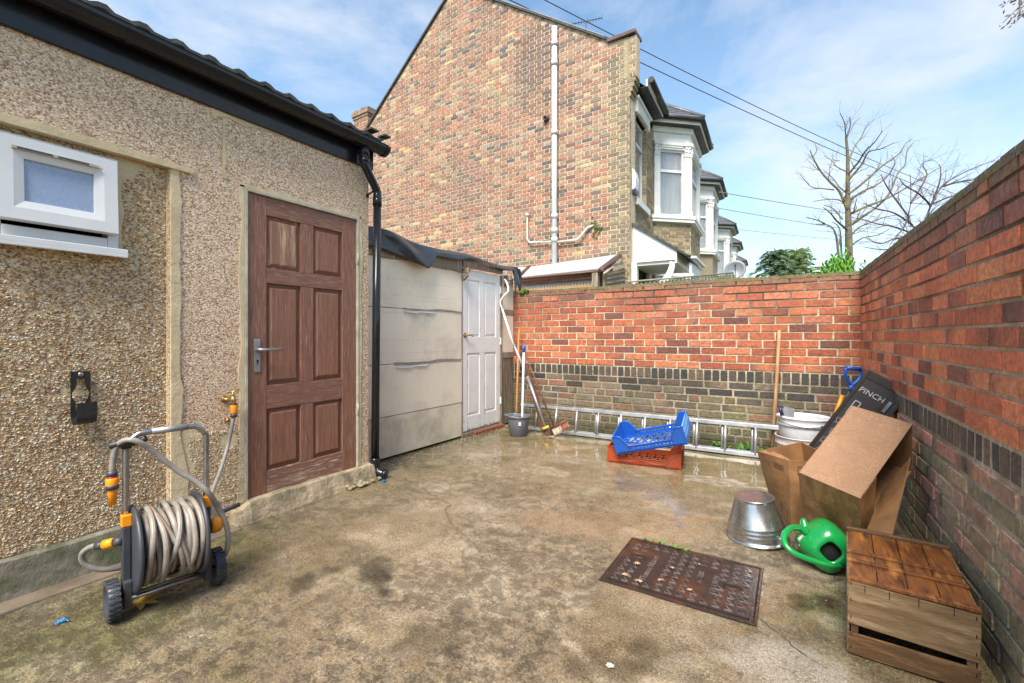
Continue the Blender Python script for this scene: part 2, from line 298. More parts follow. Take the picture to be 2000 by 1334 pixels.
        for i in (0, len(prof)-1):
            if prof[i][0] > 1e-5: s.f.append(tuple(o+i*n+k for k in range(n))); s.mi.append(s.m); s.sm.append(False)
        return s
    def build(s, name, mats, parent=None, recalc=True, bevel=0, label=None, origin=None, seg=2):
        if name in ('eaves_gutter', 'door_surround', 'soffit', 'socket', 'fascia_board', 'post', 'inlet_nut', 'collar', 'roof_bracket', 'bay_brickwork_box', 'barge_board', 'peeled_tape') and parent:
            par_ = list(range(len(s.v)))
            def fd(i):
                while par_[i] != i: par_[i] = par_[par_[i]]; i = par_[i]
                return i
            for f in s.f:
                for v in f[1:]: par_[fd(v)] = fd(f[0])
            gr = {}
            for k, f in enumerate(s.f): gr.setdefault(fd(f[0]), []).append(k)
            if len(gr) > 1:
                out = None
                for ks in gr.values():
                    n_ = MB(); mp_ = {}
                    for k in ks:
                        for v in s.f[k]:
                            if v not in mp_: mp_[v] = len(n_.v); n_.v.append(s.v[v]); n_.c.append(s.c[v])
                        n_.f.append(tuple(mp_[v] for v in s.f[k])); n_.mi.append(s.mi[k]); n_.sm.append(s.sm[k])
                    out = n_._build(name, mats, parent, recalc, bevel, label, origin, seg)
                return out
        return s._build(name, mats, parent, recalc, bevel, label, origin, seg)
    def _build(s, name, mats, parent=None, recalc=True, bevel=0, label=None, origin=None, seg=2):
        o0 = ORG.get(parent.name, Vector()) if parent else (Vector(origin) if origin is not None else Vector())
        me = bpy.data.meshes.new(name); me.from_pydata([v-o0 for v in s.v], [], s.f)
        if not isinstance(mats, (list, tuple)): mats = [mats]
        for q in mats: me.materials.append(q)
        me.polygons.foreach_set('material_index', s.mi); me.polygons.foreach_set('use_smooth', s.sm)
        if any(c is not WH for c in s.c):
            at = me.attributes.new('tint', 'FLOAT_COLOR', 'POINT'); fl = []
            for c in s.c: fl += [c[0], c[1], c[2], 1.0]
            at.data.foreach_set('color', fl)
        if recalc and len(s.f) < 60000:
            bm = bmesh.new(); bm.from_mesh(me); bmesh.ops.recalc_face_normals(bm, faces=bm.faces); bm.to_mesh(me); bm.free()
        me.update()
        ob = bpy.data.objects.new(name, me); COL.objects.link(ob); ORG[ob.name] = o0
        if parent: ob.parent = parent
        else: ob.location = o0
        if bevel:
            b = ob.modifiers.new('bevel', 'BEVEL'); b.width = bevel; b.segments = seg; b.limit_method = 'ANGLE'; b.angle_limit = R(35)
        if label: ob['label'] = label
        return ob
def thing(name, label, cat, loc, group=None):
    o = bpy.data.objects.new(name, None); COL.objects.link(o); o.location = loc; o.empty_display_size = .1; ORG[o.name] = Vector(loc)
    o['label'] = label; o['category'] = cat
    if group: o['group'] = group
    return o
def tag(o, label, cat, group=None):
    o['label'] = label; o['category'] = cat
    if group: o['group'] = group
    return o
def text_into(mb, s, size, T, th=.002, shear=0):
    cu = bpy.data.curves.new('lettering', 'FONT'); cu.body = s; cu.size = size; cu.extrude = th; cu.resolution_u = 2; cu.shear = shear
    ob = bpy.data.objects.new('lettering', cu); COL.objects.link(ob)
    me = bpy.data.meshes.new_from_object(ob.evaluated_get(bpy.context.evaluated_depsgraph_get()))
    old = mb.T; mb.T = old @ T; mb.add([v.co.copy() for v in me.vertices], [tuple(p.vertices) for p in me.polygons]); mb.T = old
    bpy.data.objects.remove(ob); bpy.data.curves.remove(cu); bpy.data.meshes.remove(me)
# ================================================================ SETTING
def field(x, y):
    """stain colour and wetness of the yard concrete at a point"""
    v = Vector((x, y, 0))
    a = N(v, 1.1, 3); b = N(v, 3.2, 9); c = N(v, 8, 5); d = N(v, 17, 2)
    col = mixc((.265, .21, .15), (.185, .145, .10), min(1, max(0, .5+a*1.1+b*.5)))
    # ochre film in the middle and far part
    far = min(1, max(0, (y-2.7)/1.6)); col = mixc(col, (.175, .14, .078), far*(.65+.5*b))
    moss = max(0, min(1, (-(x+1.95)*1.1+b*.9+c*.4)*(1.25 if y < 1.5 else .35)))
    moss = max(moss, max(0, min(1, (y-4.45+b*.7+c*.3)*1.3)), max(0, min(.75, (x+.05+b*.8)*1.0))*(.8 if y < 3.4 else .5))
    col = mixc(col, (.135, .13, .05), moss*.8)
    # dark blotches and old oil marks
    dk = max(0, min(1, (N(v, 2.3, 31)+b*.4-.2)*2.4)); col = mixc(col, (.12, .095, .058), dk*.55)
    for (px, py, r, k) in ((-1.70, 1.53, .10, 1), (-1.86, 1.60, .13, .75), (-2.0, 1.38, .1, .8), (-1.2, 1.35, .16, .6), (-.52, 1.55, .18, .6), (-.42, 1.72, .15, .5), (.14, 2.52, .06, 1), (.04, 2.43, .075, .8), (.05, 2.95, .14, .5)):
        e = math.hypot(x-px, y-py)/r+c*.8+d*.5
        if e < 1: col = mixc(col, (.06, .047, .028), k*min(1, (1-e)*2.2))
    # pale bloom, and a pale streak running diagonally
    pl = max(0, min(1, (N((x*1.5+y*1.2, y*2.4-x, 0), 1.6, 77)+c*.45-.22)*3)); col = mixc(col, (.46, .40, .31), pl*.32)
    u = (y-1.62)+.62*(x+.75)-.05*b; e = abs(u)/.075+abs(c)*1.5
    if e < 1 and -1.0 < x < .0: col = mixc(col, (.50, .45, .38), (1-e)*.7*(1 if d > -.1 else .3))
    e = math.hypot((x-.0)/.30, (y-1.93)/.20)+b*.6+c*.5+d*.35; wet = .52+.42*far+.28*a
    if e < 1: col = mixc(col, (.30, .27, .22), min(1, (1-e)*3)*.6); wet = max(wet, min(1.2, .75+(1-e)*2.5+d*.9))
    wet = max(wet, min(.95, dk*.7)); wet += max(0, min(.5, (N(v, 1.7, 12)-.08)*1.6))
    if y > 3.6: wet = max(wet, min(1.2, .72+(y-3.6)*.6+.35*b))
    if x < -2.7 or x > .45: wet *= .8
    return col, max(0, min(1.2, wet))
def crack(x, y):
    for pts in (((-2.75, 2.78), (-2.35, 2.62), (-2.05, 2.52), (-2.02, 2.38), (-1.85, 2.28), (-1.55, 2.12)), ((-1.3, 2.2), (-1.05, 2.22), (-.86, 2.2))):
        for (ax, ay), (bx, by) in zip(pts, pts[1:]):
            ab = Vector((bx-ax, by-ay)); ap = Vector((x-ax, y-ay)); t = max(0, min(1, ap.dot(ab)/ab.length_squared)); dd = (ap-ab*t).length+N((x, y, 0), 20, 4)*.02
            if abs(dd) < .007: return 1
    return 0
def make_ground():
    x0, x1, y0, y1, st = -3.75, .95, -1.6, 5.36, .018
    nx = int((x1-x0)/st)+1; ny = int((y1-y0)/st)+1; vs = []; cs = []; ws = []
    for j in range(ny):
        for i in range(nx):
            x = x0+i*st; y = y0+j*st
            if y < .3: col, wet = (.36, .28, .17), .4
            else: col, wet = field(x, y)
            z = N((x, y, 0), 2, 1)*.006+N((x, y, 0), 9, 1)*.0022-wet*.001
            vs.append((x, y, z)); cs.append(col); ws.append(wet)
    fs = [(j*nx+i, j*nx+i+1, (j+1)*nx+i+1, (j+1)*nx+i) for j in range(ny-1) for i in range(nx-1)]
    me = bpy.data.meshes.new('yard_ground'); me.from_pydata(vs, [], fs); me.materials.append(m_ground)
    for nm, dat in (('tint', [(c[0], c[1], c[2], 1) for c in cs]), ('wet', [(q, q, q, 1) for q in ws])):
        at = me.attributes.new(nm, 'FLOAT_COLOR', 'POINT'); at.data.foreach_set('color', [k for c in dat for k in c])
    me.polygons.foreach_set('use_smooth', [True]*len(me.polygons))
    o = bpy.data.objects.new('yard_ground', me); COL.objects.link(o); o['kind'] = 'structure'
make_ground()
def ground_crack(pts, wd, seed):
    rn = random.Random(seed); P_ = [Vector((*pts[0], 0))]
    for a, b in zip(pts, pts[1:]):
        a = Vector((*a, 0)); b = Vector((*b, 0)); n = max(2, int((b-a).length/.022)); s_ = Vector((-(b-a).y, (b-a).x, 0)).normalized()
        for i in range(1, n+1): P_.append(a.lerp(b, i/n)+s_*rn.gauss(0, .005))
    vs = []; 
    for i, p in enumerate(P_):
        t = (P_[min(i+1, len(P_)-1)]-P_[max(i-1, 0)]).normalized(); s_ = Vector((-t.y, t.x, 0)); w_ = wd*rn.uniform(.15, 1)*min(1, (len(P_)-i)/6)
        for k in (-1, 1): q = p+s_*w_*k; q.z = N((q.x, q.y, 0), 2, 1)*.006+N((q.x, q.y, 0), 9, 1)*.0022+.0012; vs.append(q)
    m = MB(); m.add(vs, [(2*i, 2*i+1, 2*i+3, 2*i+2) for i in range(len(P_)-1)]); o = m.build('ground_crack', m_crack, recalc=False); o['kind'] = 'structure'
m_crack = M('crack', (.035, .028, .018), (.06, .05, .03), 30, (.6, .9))
ground_crack([(-2.80, 2.80), (-2.35, 2.62), (-2.05, 2.52), (-2.02, 2.38)], .0035, 1); ground_crack([(-2.04, 2.44), (-1.85, 2.28), (-1.55, 2.12), (-1.42, 2.02)], .0022, 2)
ground_crack([(-1.42, 2.12), (-1.2, 2.2), (-1.0, 2.23), (-.82, 2.2)], .0022, 3); ground_crack([(-.12, 2.2), (.02, 2.05), (.12, 1.98)], .003, 4); ground_crack([(-.13, 2.5), (.0, 2.62), (.14, 2.66)], .002, 5)
o = MB().quad((-300, -300, -.05), (300, -300, -.05), (300, 300, -.05), (-300, 300, -.05)).build('ground', m_soil); o['kind'] = 'structure'
o = MB().box((-3.0, -1.5, -.02), (-2.885, 1.52, .012)).build('footing_strip', m_strip, bevel=.008); o['kind'] = 'structure'
# ---------------------------------------------------------------- bricks
CH = .081
def brick(mb, u0, u1, z0, z1, col, depth=.009, bev=.003, proud=0.0, end=None, yb=-.004):
    """one brick face standing proud of the mortar; local x along the wall, y outwards; end=(side, colour) darkens one end"""
    y = depth+proud; us = [u0+bev, u0+(u1-u0)*.38, u0+(u1-u0)*.64, u1-bev]
    zj = [random.uniform(-.0015, .0015) for _ in range(4)]
    c4 = [col]*4
    if end: c4 = [end[1], mixc(end[1], col, .75), col, col] if end[0] == 0 else [col, col, mixc(end[1], col, .6), end[1]]
    vs = [(u, y+random.uniform(-.0012, .0012), z0+bev+zj[0]) for u in us]+[(u, y+random.uniform(-.0012, .0012), z1-bev+zj[1]) for u in us]
    vs += [(u0, yb, z0+zj[0]), (u1, yb, z0+zj[0]), (u0, yb, z1+zj[1]), (u1, yb, z1+zj[1])]
    cs = c4+c4+[c4[0], c4[3], c4[0], c4[3]]
    fs = [(0, 1, 5, 4), (1, 2, 6, 5), (2, 3, 7, 6), (8, 9, 3, 2, 1, 0), (4, 5, 6, 7, 11, 10), (8, 0, 4, 10), (3, 9, 11, 7)]
    mb.add(vs, fs, cs)
def run(mb, L0, L1, z0, h, lens, colf, off=0, joint=.011, **k):
    u = L0-off; i = random.randrange(99) if off < 0 else 0
    u = L0-abs(off)
    while u < L1:
        ln = lens[i % len(lens)]+random.uniform(-.004, .004); a = max(L0, u+joint/2); b = min(L1, u+ln-joint/2); i += 1
        if b-a > .02:
            c, e = colf((a+b)/2, z0)
            brick(mb, a, b, z0+joint/2, z0+h-joint/2, c, end=e, proud=random.uniform(-.0015, .0025), **k)
        u += ln
def mortar(mb, L0, L1, z0, z1, colf, du=.25, dz=.081, y=0.0):
    nu = max(1, int((L1-L0)/du)); nz_ = max(1, int(round((z1-z0)/dz)))
    vs = [(L0+(L1-L0)*i/nu, y, z0+(z1-z0)*j/nz_) for j in range(nz_+1) for i in range(nu+1)]
    mb.add(vs, [(j*(nu+1)+i, j*(nu+1)+i+1, (j+1)*(nu+1)+i+1, (j+1)*(nu+1)+i) for j in range(nz_) for i in range(nu)], [colf(v[0], v[2]) for v in vs])
RED = [(.52, .155, .07), (.48, .14, .064), (.56, .185, .085), (.45, .125, .058), (.40, .11, .055), (.58, .215, .11)]
DRK = [(.13, .06, .05), (.17, .075, .055), (.11, .065, .06)]
def yard_wall(name, label, O, U, Nn, L, lseed, near):
    random.seed(lseed); T = FM(O, U, Nn); mb = MB(T)
    top, zs = 1.80, .83
    def moss(u, z): return max(0, min(1, (z-1.44)*1.9+N((u, z, 0), 3.5, lseed)*1.2))
    def redc(u, z):
        c = cj(random.choice(RED), .13)
        if random.random() < .12: c = cj(random.choice([(.24, .085, .055), (.2, .075, .06)]), .15)
        e = None
        if random.random() < .3: e = (random.choice((0, 1)), mixc(c, random.choice(DRK), random.uniform(.4, .85)))
        c = tuple(k*(1.40 if near else .84) for k in c)  # brightness painted in: near wall lifted for lack of sun, back wall lowered
        if z > 1.55: c = mixc(c, (.23, .11, .07), moss(u, z)*.75)
        if z > top-.1: c = mixc(c, (.19, .15, .075), .35+.55*random.random()) if near else mixc(c, (.21, .125, .065), .2+.6*random.random())
        return c, e
    def darkc(u, z): return cj(random.choice([(.06, .05, .042), (.08, .062, .05), (.05, .045, .04), (.11, .075, .055)]), .2), None
    def lowc(u, z):
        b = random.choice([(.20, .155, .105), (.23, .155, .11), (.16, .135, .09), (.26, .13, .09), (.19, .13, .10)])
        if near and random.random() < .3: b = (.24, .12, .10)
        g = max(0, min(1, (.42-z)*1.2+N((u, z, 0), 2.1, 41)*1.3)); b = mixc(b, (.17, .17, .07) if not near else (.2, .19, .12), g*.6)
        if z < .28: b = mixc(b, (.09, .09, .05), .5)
        return cj(tuple(k*(2.0 if near else .85) for k in b), .2), (random.choice((0, 1)), cj((.09, .08, .065), .2)) if random.random() < .25 else None  # lower near courses also coloured brighter to replace missing light
    def mort(u, z):
        if z > zs-.01:
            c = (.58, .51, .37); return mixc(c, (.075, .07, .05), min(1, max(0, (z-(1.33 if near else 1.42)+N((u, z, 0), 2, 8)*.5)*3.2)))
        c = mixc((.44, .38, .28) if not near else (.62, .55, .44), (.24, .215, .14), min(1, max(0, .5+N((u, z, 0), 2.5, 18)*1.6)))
        return mixc(c, (.12, .12, .06), max(0, min(.85, (.38-z)*2+N((u, z, 0), 2, 28))))
    mortar(mb, 0, L, -.03, top-.004, mort)
    kw = dict(depth=.0055 if near else .006)
    z = zs
    for i in range(12):
        run(mb, 0, L, z, CH, [.243] if i < 11 or not near else [.243, .243, .12], redc, off=(0 if i % 2 else .1215)+.03*(not near), **kw); z += CH
    run(mb, 0, L, zs-.122, .122, [.081, .079, .083], lambda u, z: (tuple(k*(1.7 if near else 1) for k in darkc(u, z)[0]), None), off=.02, joint=.02 if near else .013, depth=.003 if near else .006)  # soldier course of the near wall lightened the same way
    z = zs-.122; i = 0
    while z > -.02:
        z -= CH
        cf = (lambda u, zz: darkc(u, zz) if (random.random() < (.8 if i < 1 else .4) and not near) else lowc(u, zz)) if i < 2 else lowc
        pr = random.choice([[.243], [.243], [.121], [.243, .121]]) if i > 1 else [.243]
        run(mb, 0, L, z, CH, pr, cf, off=random.uniform(0, .2), joint=.017, **kw); i += 1
    # weathered top face and the body of the wall behind the facing
    z0 = top; nn = int(L/.121)
    for k in range(nn):
        c = mixc(cj((.2, .13, .08), .2), (.15, .16, .05), random.random()*.8)
        mb.box((L*k/nn+.004, -.215, z0-.03), (L*(k+1)/nn-.004, .009, z0+.004+random.uniform(-.003, .003)), c)
    mb.box((0, -.21, -.03), (L, -.006, top-.035), (.22, .17, .12))
    t = thing(name, label, 'wall', T @ Vector((L/2, -.1, 0)))
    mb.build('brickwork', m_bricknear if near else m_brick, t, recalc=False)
    return t
XC0, XC1 = .562, .700
uC = (Vector((XC1, -2.4, 0))-Vector((XC0, 5.35, 0)))
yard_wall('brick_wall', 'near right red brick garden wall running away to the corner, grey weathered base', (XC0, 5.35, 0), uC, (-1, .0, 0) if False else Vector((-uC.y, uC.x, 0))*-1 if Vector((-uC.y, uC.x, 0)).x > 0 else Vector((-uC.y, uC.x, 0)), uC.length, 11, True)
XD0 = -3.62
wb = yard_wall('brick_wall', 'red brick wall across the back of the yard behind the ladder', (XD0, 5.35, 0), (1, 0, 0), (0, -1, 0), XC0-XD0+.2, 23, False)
mm = MB(); random.seed(5)
for k in range(26):
    c = Vector((onY(1022, 570, 5.34).x+random.gauss(0, .03), 5.33+random.uniform(-.01, .03), 1.795+random.gauss(0, .012))); mm.lathe([(.0, -.016), (.016, -.008), (.02, .003), (.0, .016)], 7, c)
mm.build('moss_tuft', m_moss, wb, label='green moss cushion at the left end of the coping')
# ---------------------------------------------------------------- outbuilding (left)
XA = -3.02; TA = FM((XA, 0, 0), (0, 1, 0), (1, 0, 0))
ob_t = thing('outbuilding', 'pebbledashed outbuilding with black gutter, white window and brown door', 'building', (XA-.5, 1.0, 0))
ZT = 2.66; YE = 2.625
# wall body: openings for the door and window are left by building the wall in pieces
def wall_piece(mb, y0, y1, z0, z1, x=0.0): mb.box((y0, x-.22, z0), (y1, x, z1))
DY0, DY1, DZ0, DZ1 = 1.628, 2.505, .125, 2.14
WY0, WY1, WZ0, WZ1 = .50, .965, 1.655, 2.125
mb = MB(TA)
wall_piece(mb, -1.8, 1.19, 2.155, ZT); wall_piece(mb, 1.19, DY0-.02, .0, ZT); wall_piece(mb, DY0-.02, DY1+.02, DZ1+.015, ZT); wall_piece(mb, DY1+.02, YE, .1, ZT)
mb.box((YE-.22, -3.0, 0), (YE-.002, -.22, ZT))
mb.box((YE-.22, -.22, .1), (YE-.001, -.2, ZT))
mb.build('fine_dash_wall', m_fine, ob_t)
mb = MB(TA)
for (a, b, c, d) in ((-1.8, WY0, .0, 2.155), (WY0, WY1, .0, WZ0), (WY0, WY1, WZ1, 2.155), (WY1, 1.19, .0, 2.155)): wall_piece(mb, a, b, c, d, -.035)
wall_piece(mb, DY0-.02, DY1+.02, -.02, DZ0, -.02)
mb.build('coarse_dash_wall', m_mortar, ob_t)
q = MB(TA); q.box((-1.7, -1.2, .1), (YE-.3, -.24, 2.6)); q.build('interior', m_dark, ob_t)  # near-black box paints the darkness of the unlit room
# stones of the coarse dash
def stones(mb, n, y0, y1, z0, z1, x, keep, sr=(.0045, .0095), seed=3):
    rn = random.Random(seed); cols = [(.50, .33, .17), (.62, .46, .27), (.36, .2, .09), (.68, .56, .4), (.46, .34, .2), (.25, .16, .1), (.56, .38, .18), (.72, .66, .55), (.46, .26, .13)]
    for _ in range(n):
        y = rn.uniform(y0, y1); z = rn.uniform(z0, z1)
        if not keep(y, z, rn): continue
        a = rn.uniform(*sr); b = a*rn.uniform(.45, .8); c = a*rn.uniform(.45, .8); th = rn.uniform(-.9, .9); ti = rn.uniform(-.4, .4); ca, sa = math.cos(th), math.sin(th)
        vs = []
        for (p, q, r_) in ((1, 0, 0), (.5, .9, 0), (-.55, .8, 0), (-1, 0, 0), (-.45, -.85, 0), (.6, -.8, 0), (.25, .15, 1), (-.3, -.1, .85)):
            p *= a*rn.uniform(.8, 1.15); q *= b*rn.uniform(.8, 1.15); yy = p*ca-q*sa; vs.append((y+yy, x+r_*c+yy*ti*.6+.0005, z+p*sa+q*ca))
        cc = cj(rn.choice(cols), .2, rn)
        mb.add(vs, [(0, 1, 6), (1, 2, 7, 6), (2, 3, 7), (3, 4, 7), (4, 5, 6, 7), (5, 0, 6)], cc)
mb = MB(TA)
def keep1(y, z, rn):
    if WY0-.03 < y < WY1+.018 and WZ0-.04 < z < WZ1+.01: return False
    q = N((y, 0, z), 2.6, 5)+.6*N((y, 0, z), 8, 2); return q > -.75+.25*rn.random()-(.15 if z < .9 else 0)
stones(mb, 34000, .12, 1.188, .19, 2.155, -.035, keep1, seed=3)
def keep2(y, z, rn): return z < .60+.07*N((y, 0, 0), 9, 2) and N((y, 0, z), 6, 8) > -.25
stones(mb, 3600, 1.29, 1.61, .17, .68, .002, keep2, seed=4)
mb.build('dash_stones', m_stones, ob_t, recalc=False, label='coarse brown and buff pebbles bedded in the render')['kind'] = 'stuff'
# smooth render band, lintel lip, patches round the door
mb = MB(TA); rn = random.Random(9)
zs_ = [.17+i*.045 for i in range(45)]; L_ = []
for z in zs_: L_.append(1.245+.02*N((z, 0, 0), 4, 3)+.012*N((z, 0, 0), 14, 3)+(.05*max(0, .9-z)))
for i in range(len(zs_)-1):
    z0, z1 = zs_[i], zs_[i+1]; 
    if z1 > 2.15: break
    mb.hexa([(1.188, -.036, z0), (1.196, .012, z0), (L_[i], .010, z0), (L_[i]+.004, -.004, z0), (1.188, -.036, z1), (1.196, .012, z1), (L_[i+1], .010, z1), (L_[i+1]+.004, -.004, z1)])
# low patch of plain render over which the coarse stones lie
mb.prism([(1.24, .165), (1.60, .165), (1.607, .56), (1.55, .60), (1.47, .585), (1.40, .63), (1.33, .61), (1.27, .66), (1.24, .62)], -.002, .004, axis='y')
pts = [(-1.7, 2.165), (1.30, 2.15), (1.31, 2.175), (1.0, 2.195), (-1.7, 2.20)]
mb.prism(pts, -.02, .024, axis='y')
def ragged(y0, y1, z0, z1, w, seed, vert=True):
    n = 26; a = []; b = []
    for i in range(n+1):
        t = i/n; q = w*(.7+.6*N((t*9, seed, 0), 1, 1)+.3*N((t*30, seed, 0), 1, 1))
        if vert: a.append((y0, z0+(z1-z0)*t)); b.append((y0+q, z0+(z1-z0)*t))
        else: a.append((y0+(y1-y0)*t, z0)); b.append((y0+(y1-y0)*t, z0+q))
    for i in range(n): 
        q4 = [a[i], b[i], b[i+1], a[i+1]]; mb.add([(p[0], -.004, p[1]) for p in q4]+[(p[0], .0065, p[1]) for p in q4], [(4, 5, 6, 7), (0, 1, 5, 4), (1, 2, 6, 5), (2, 3, 7, 6), (3, 0, 4, 7)])
ragged(DY0-.022, 0, DZ0, DZ1+.03, -.045, 1); ragged(DY1+.022, 0, .06, DZ1+.03, .032, 5); ragged(DY0-.05, DY1+.04, DZ1+.018, 0, .035, 9, False)
ragged(1.62, 0, 2.62, 2.2, .02, 12) if False else None
for (py, pz0, pz1, w_) in ((1.475, 2.18, 2.56, .028), ): ragged(py, 0, pz0, pz1, w_, 15)
mb.prism([(1.40, 2.60), (1.9, 2.60), (1.9, 2.585), (1.7, 2.575), (1.6, 2.55), (1.5, 2.57), (1.42, 2.54)], -.002, .006, axis='y')
mb.prism([(WY1, WZ0-.01), (WY1+.025, WZ0), (WY1+.016, WZ0+.1), (WY1+.03, WZ0+.2), (WY1+.014, WZ0+.3), (WY1+.024, WZ0+.4), (WY1, WZ1+.01)], -.036, -.028, axis='y')
mb.build('smooth_render', m_mortar, ob_t, recalc=True, label='plain buff render band and patches')
mb = MB(TA)
for i in range(24):
    y0 = -1.6+i*.127; y1 = y0+.127; 
    if y1 > 1.5: break
    h0 = .178+.012*N((y0, 0, 0), 3, 2); h1 = .178+.012*N((y1, 0, 0), 3, 2)
    mb.hexa([(y0, -.03, -.02), (y1, -.03, -.02), (y1, .022, -.02), (y0, .022, -.02), (y0, -.03, h0+.006), (y1, -.03, h1+.006), (y1, .008, h1), (y0, .008, h0)])
mb.build('plinth', m_plinth, ob_t)
mb = MB(TA); n = 22
for i in range(n):
    y0 = 1.52+i*(1.12/n); y1 = y0+1.12/n; f = lambda y: .055+.02*N((y, 0, 0), 7, 2)+.01*N((y, 0, 0), 22, 2); g = lambda y: (.135 if y > 1.6 else .10)+.008*N((y, 0, 5), 9, 2)
    mb.hexa([(y0, -.05, -.02), (y1, -.05, -.02), (y1, f(y1)+.02, -.02), (y0, f(y0)+.02, -.02), (y0, -.05, g(y0)), (y1, -.05, g(y1)), (y1, f(y1)-.012, g(y1)-.012), (y0, f(y0)-.012, g(y0)-.012)])
rn = random.Random(4)
for k in range(26):
    c = Vector((rn.uniform(2.35, 2.66), rn.uniform(.05, .13), rn.uniform(0, .02))); r_ = rn.uniform(.008, .03); mb.lathe([(0, -r_*.5), (r_, 0), (r_*.7, r_*.5), (0, r_*.6)], 6, c, sx=rn.uniform(.6, 1.2))
mb.build('door_step', m_step, ob_t)
# fascia, gutter, roof
mb = MB(TA)
mb.box((-2, 0, 2.59), (YE+.035, .022, 2.80)); mb.box((YE+.013, -.5, 2.63), (YE+.035, 0, 2.80)); mb.box((-2, -.2, 2.79), (YE+.03, .05, 2.80))
mb.build('fascia', m_black, ob_t, bevel=.003)
mb = MB(TA); gx, gz, gr = .095, 2.775, .066
prof = [(gx+gr*math.cos(a), gz+gr*math.sin(a)) for a in [R(180+i*15) for i in range(13)]]
inn = [(gx+(gr-.004)*math.cos(a), gz+(gr-.004)*math.sin(a)) for a in [R(360-i*15) for i in range(13)]]
sec = prof+[(gx+gr+.004, gz+.006), (gx+gr-.006, gz+.006)]+inn
mb.prism(sec, -2.0, YE+.075, axis='x'); 
for y in (YE+.06,): mb.prism([(gx+(gr+.006)*math.cos(R(180+i*15)), gz+(gr+.006)*math.sin(R(180+i*15))) for i in range(13)], y, y+.035, axis='x')
for y in (.2, .95, 1.7, 2.30): mb.prism([(gx+(gr+.004)*math.cos(R(180+i*15)), gz+(gr+.004)*math.sin(R(180+i*15))) for i in range(13)], y, y+.03, axis='x')
mb.build('gutter', m_black, ob_t)
# roof of rolled tiles: double roll profile along Y, slope towards -X
mb = MB(); slope = .34; rn = random.Random(6)
pw = .165
def roofz(y, x): return 2.805+(XA+.11-x)*slope+.024*max(0, math.sin(2*math.pi*y/pw))**.7
rows = 9
for j in range(rows):
    xa = XA+.115-j*.3; xb = xa-.32; ny = 140; ys = [-2+(YE+.06+2)*i/ny for i in range(ny+1)]; lift = .022
    top = [(xa, y, roofz(y, xa)+lift) for y in ys]; bot = [(xb, y, roofz(y, xb)) for y in ys]; low = [(xa, y, roofz(y, xa)+lift-.026) for y in ys]
    n_ = ny+1; mb.add(top+bot+low, [(i, i+1, n_+i+1, n_+i) for i in range(ny)]+[(i, i+1, 2*n_+i+1, 2*n_+i) for i in range(ny)])
mb.box((XA-2.7, YE-.0, 2.80), (XA+.1, YE+.05, 2.83))
for (a, b) in ((YE-.11, .05), (YE+.03, .04)):   # broken verge pieces over the gutter end
    mb.box((XA+.08, a, 2.855), (XA+.16, a+b+.03, 2.868))
ob2 = mb.build('tiled_roof', m_tile, ob_t, recalc=False)
# window
mb = MB(TA); fy = -.012
mb.box((WY0, -.1, WZ0), (WY0+.045, fy, WZ1)); mb.box((WY1-.045, -.1, WZ0), (WY1, fy, WZ1)); mb.box((WY0+.045, -.1, WZ1-.045), (WY1-.045, fy, WZ1)); mb.box((WY0+.045, -.1, WZ0), (WY1-.045, fy, WZ0+.05))
wf = mb.build('window_frame', m_upvc, ob_t, bevel=.004)
mb = MB(TA); mb.box((WY0-.03, -.05, WZ0-.035), (WY1+.022, .052, WZ0-.006)); mb.box((WY0-.03, .04, WZ0-.05), (WY1+.022, .052, WZ0-.03)); mb.build('window_sill', m_upvc, wf, bevel=.004)
Th = TA @ Matrix.Translation((0, -.02, WZ1-.03)) @ Matrix.Rotation(R(3.5), 4, 'X') @ Matrix.Translation((0, .02, -(WZ1-.03)))
sa, sb, sc, sd_ = WY0+.018, WY1-.018, WZ0+.065, WZ1-.025
mb = MB(Th)
def mitre(mb, a, b, c, d, w_, y0, y1, slope_in=.012):
    O_ = [(a, c), (b, c), (b, d), (a, d)]; I_ = [(a+w_, c+w_), (b-w_, c+w_), (b-w_, d-w_), (a+w_, d-w_)]; Mi = [(a+w_*.6, c+w_*.6), (b-w_*.6, c+w_*.6), (b-w_*.6, d-w_*.6), (a+w_*.6, d-w_*.6)]
    for i in range(4):
        j = (i+1) % 4
        vs = [(O_[i][0], y0, O_[i][1]), (O_[j][0], y0, O_[j][1]), (I_[j][0], y0, I_[j][1]), (I_[i][0], y0, I_[i][1]), (O_[i][0], y1, O_[i][1]), (O_[j][0], y1, O_[j][1]), (Mi[j][0], y1, Mi[j][1]), (Mi[i][0], y1, Mi[i][1]), (I_[j][0], y1-slope_in, I_[j][1]), (I_[i][0], y1-slope_in, I_[i][1])]
        mb.add(vs, [(0, 1, 5, 4), (4, 5, 6, 7), (7, 6, 8, 9), (9, 8, 2, 3), (3, 2, 1, 0)])
mitre(mb, sa, sb, sc, sd_, .092, -.02, .03)
ss = mb.build('window_sash', m_upvc, ob_t, bevel=.002)
MB(Th).box((sa+.087, -.012, sc+.087), (sb-.087, .006, sd_-.087)).build('pane', m_frost, ss)
mb = MB(Th); mb.box((sa+.05, .03, sd_-.060), (sb-.075, .042, sd_-.048)); vt = mb.build('trickle_vent', M('vent plastic', (.42, .38, .33), (.3, .27, .22), 9, (.4, .6)), ss)
mb = MB(Th)
for k in range(46):
    if 21 < k < 25: continue
    y = sa+.066+k*.0054; mb.box((y, .042, sd_-.0585), (y+.0032, .0432, sd_-.0495))
mb.build('vent_slot', m_dark, vt) if False else mb.build('vent_grille', m_dark, ss)
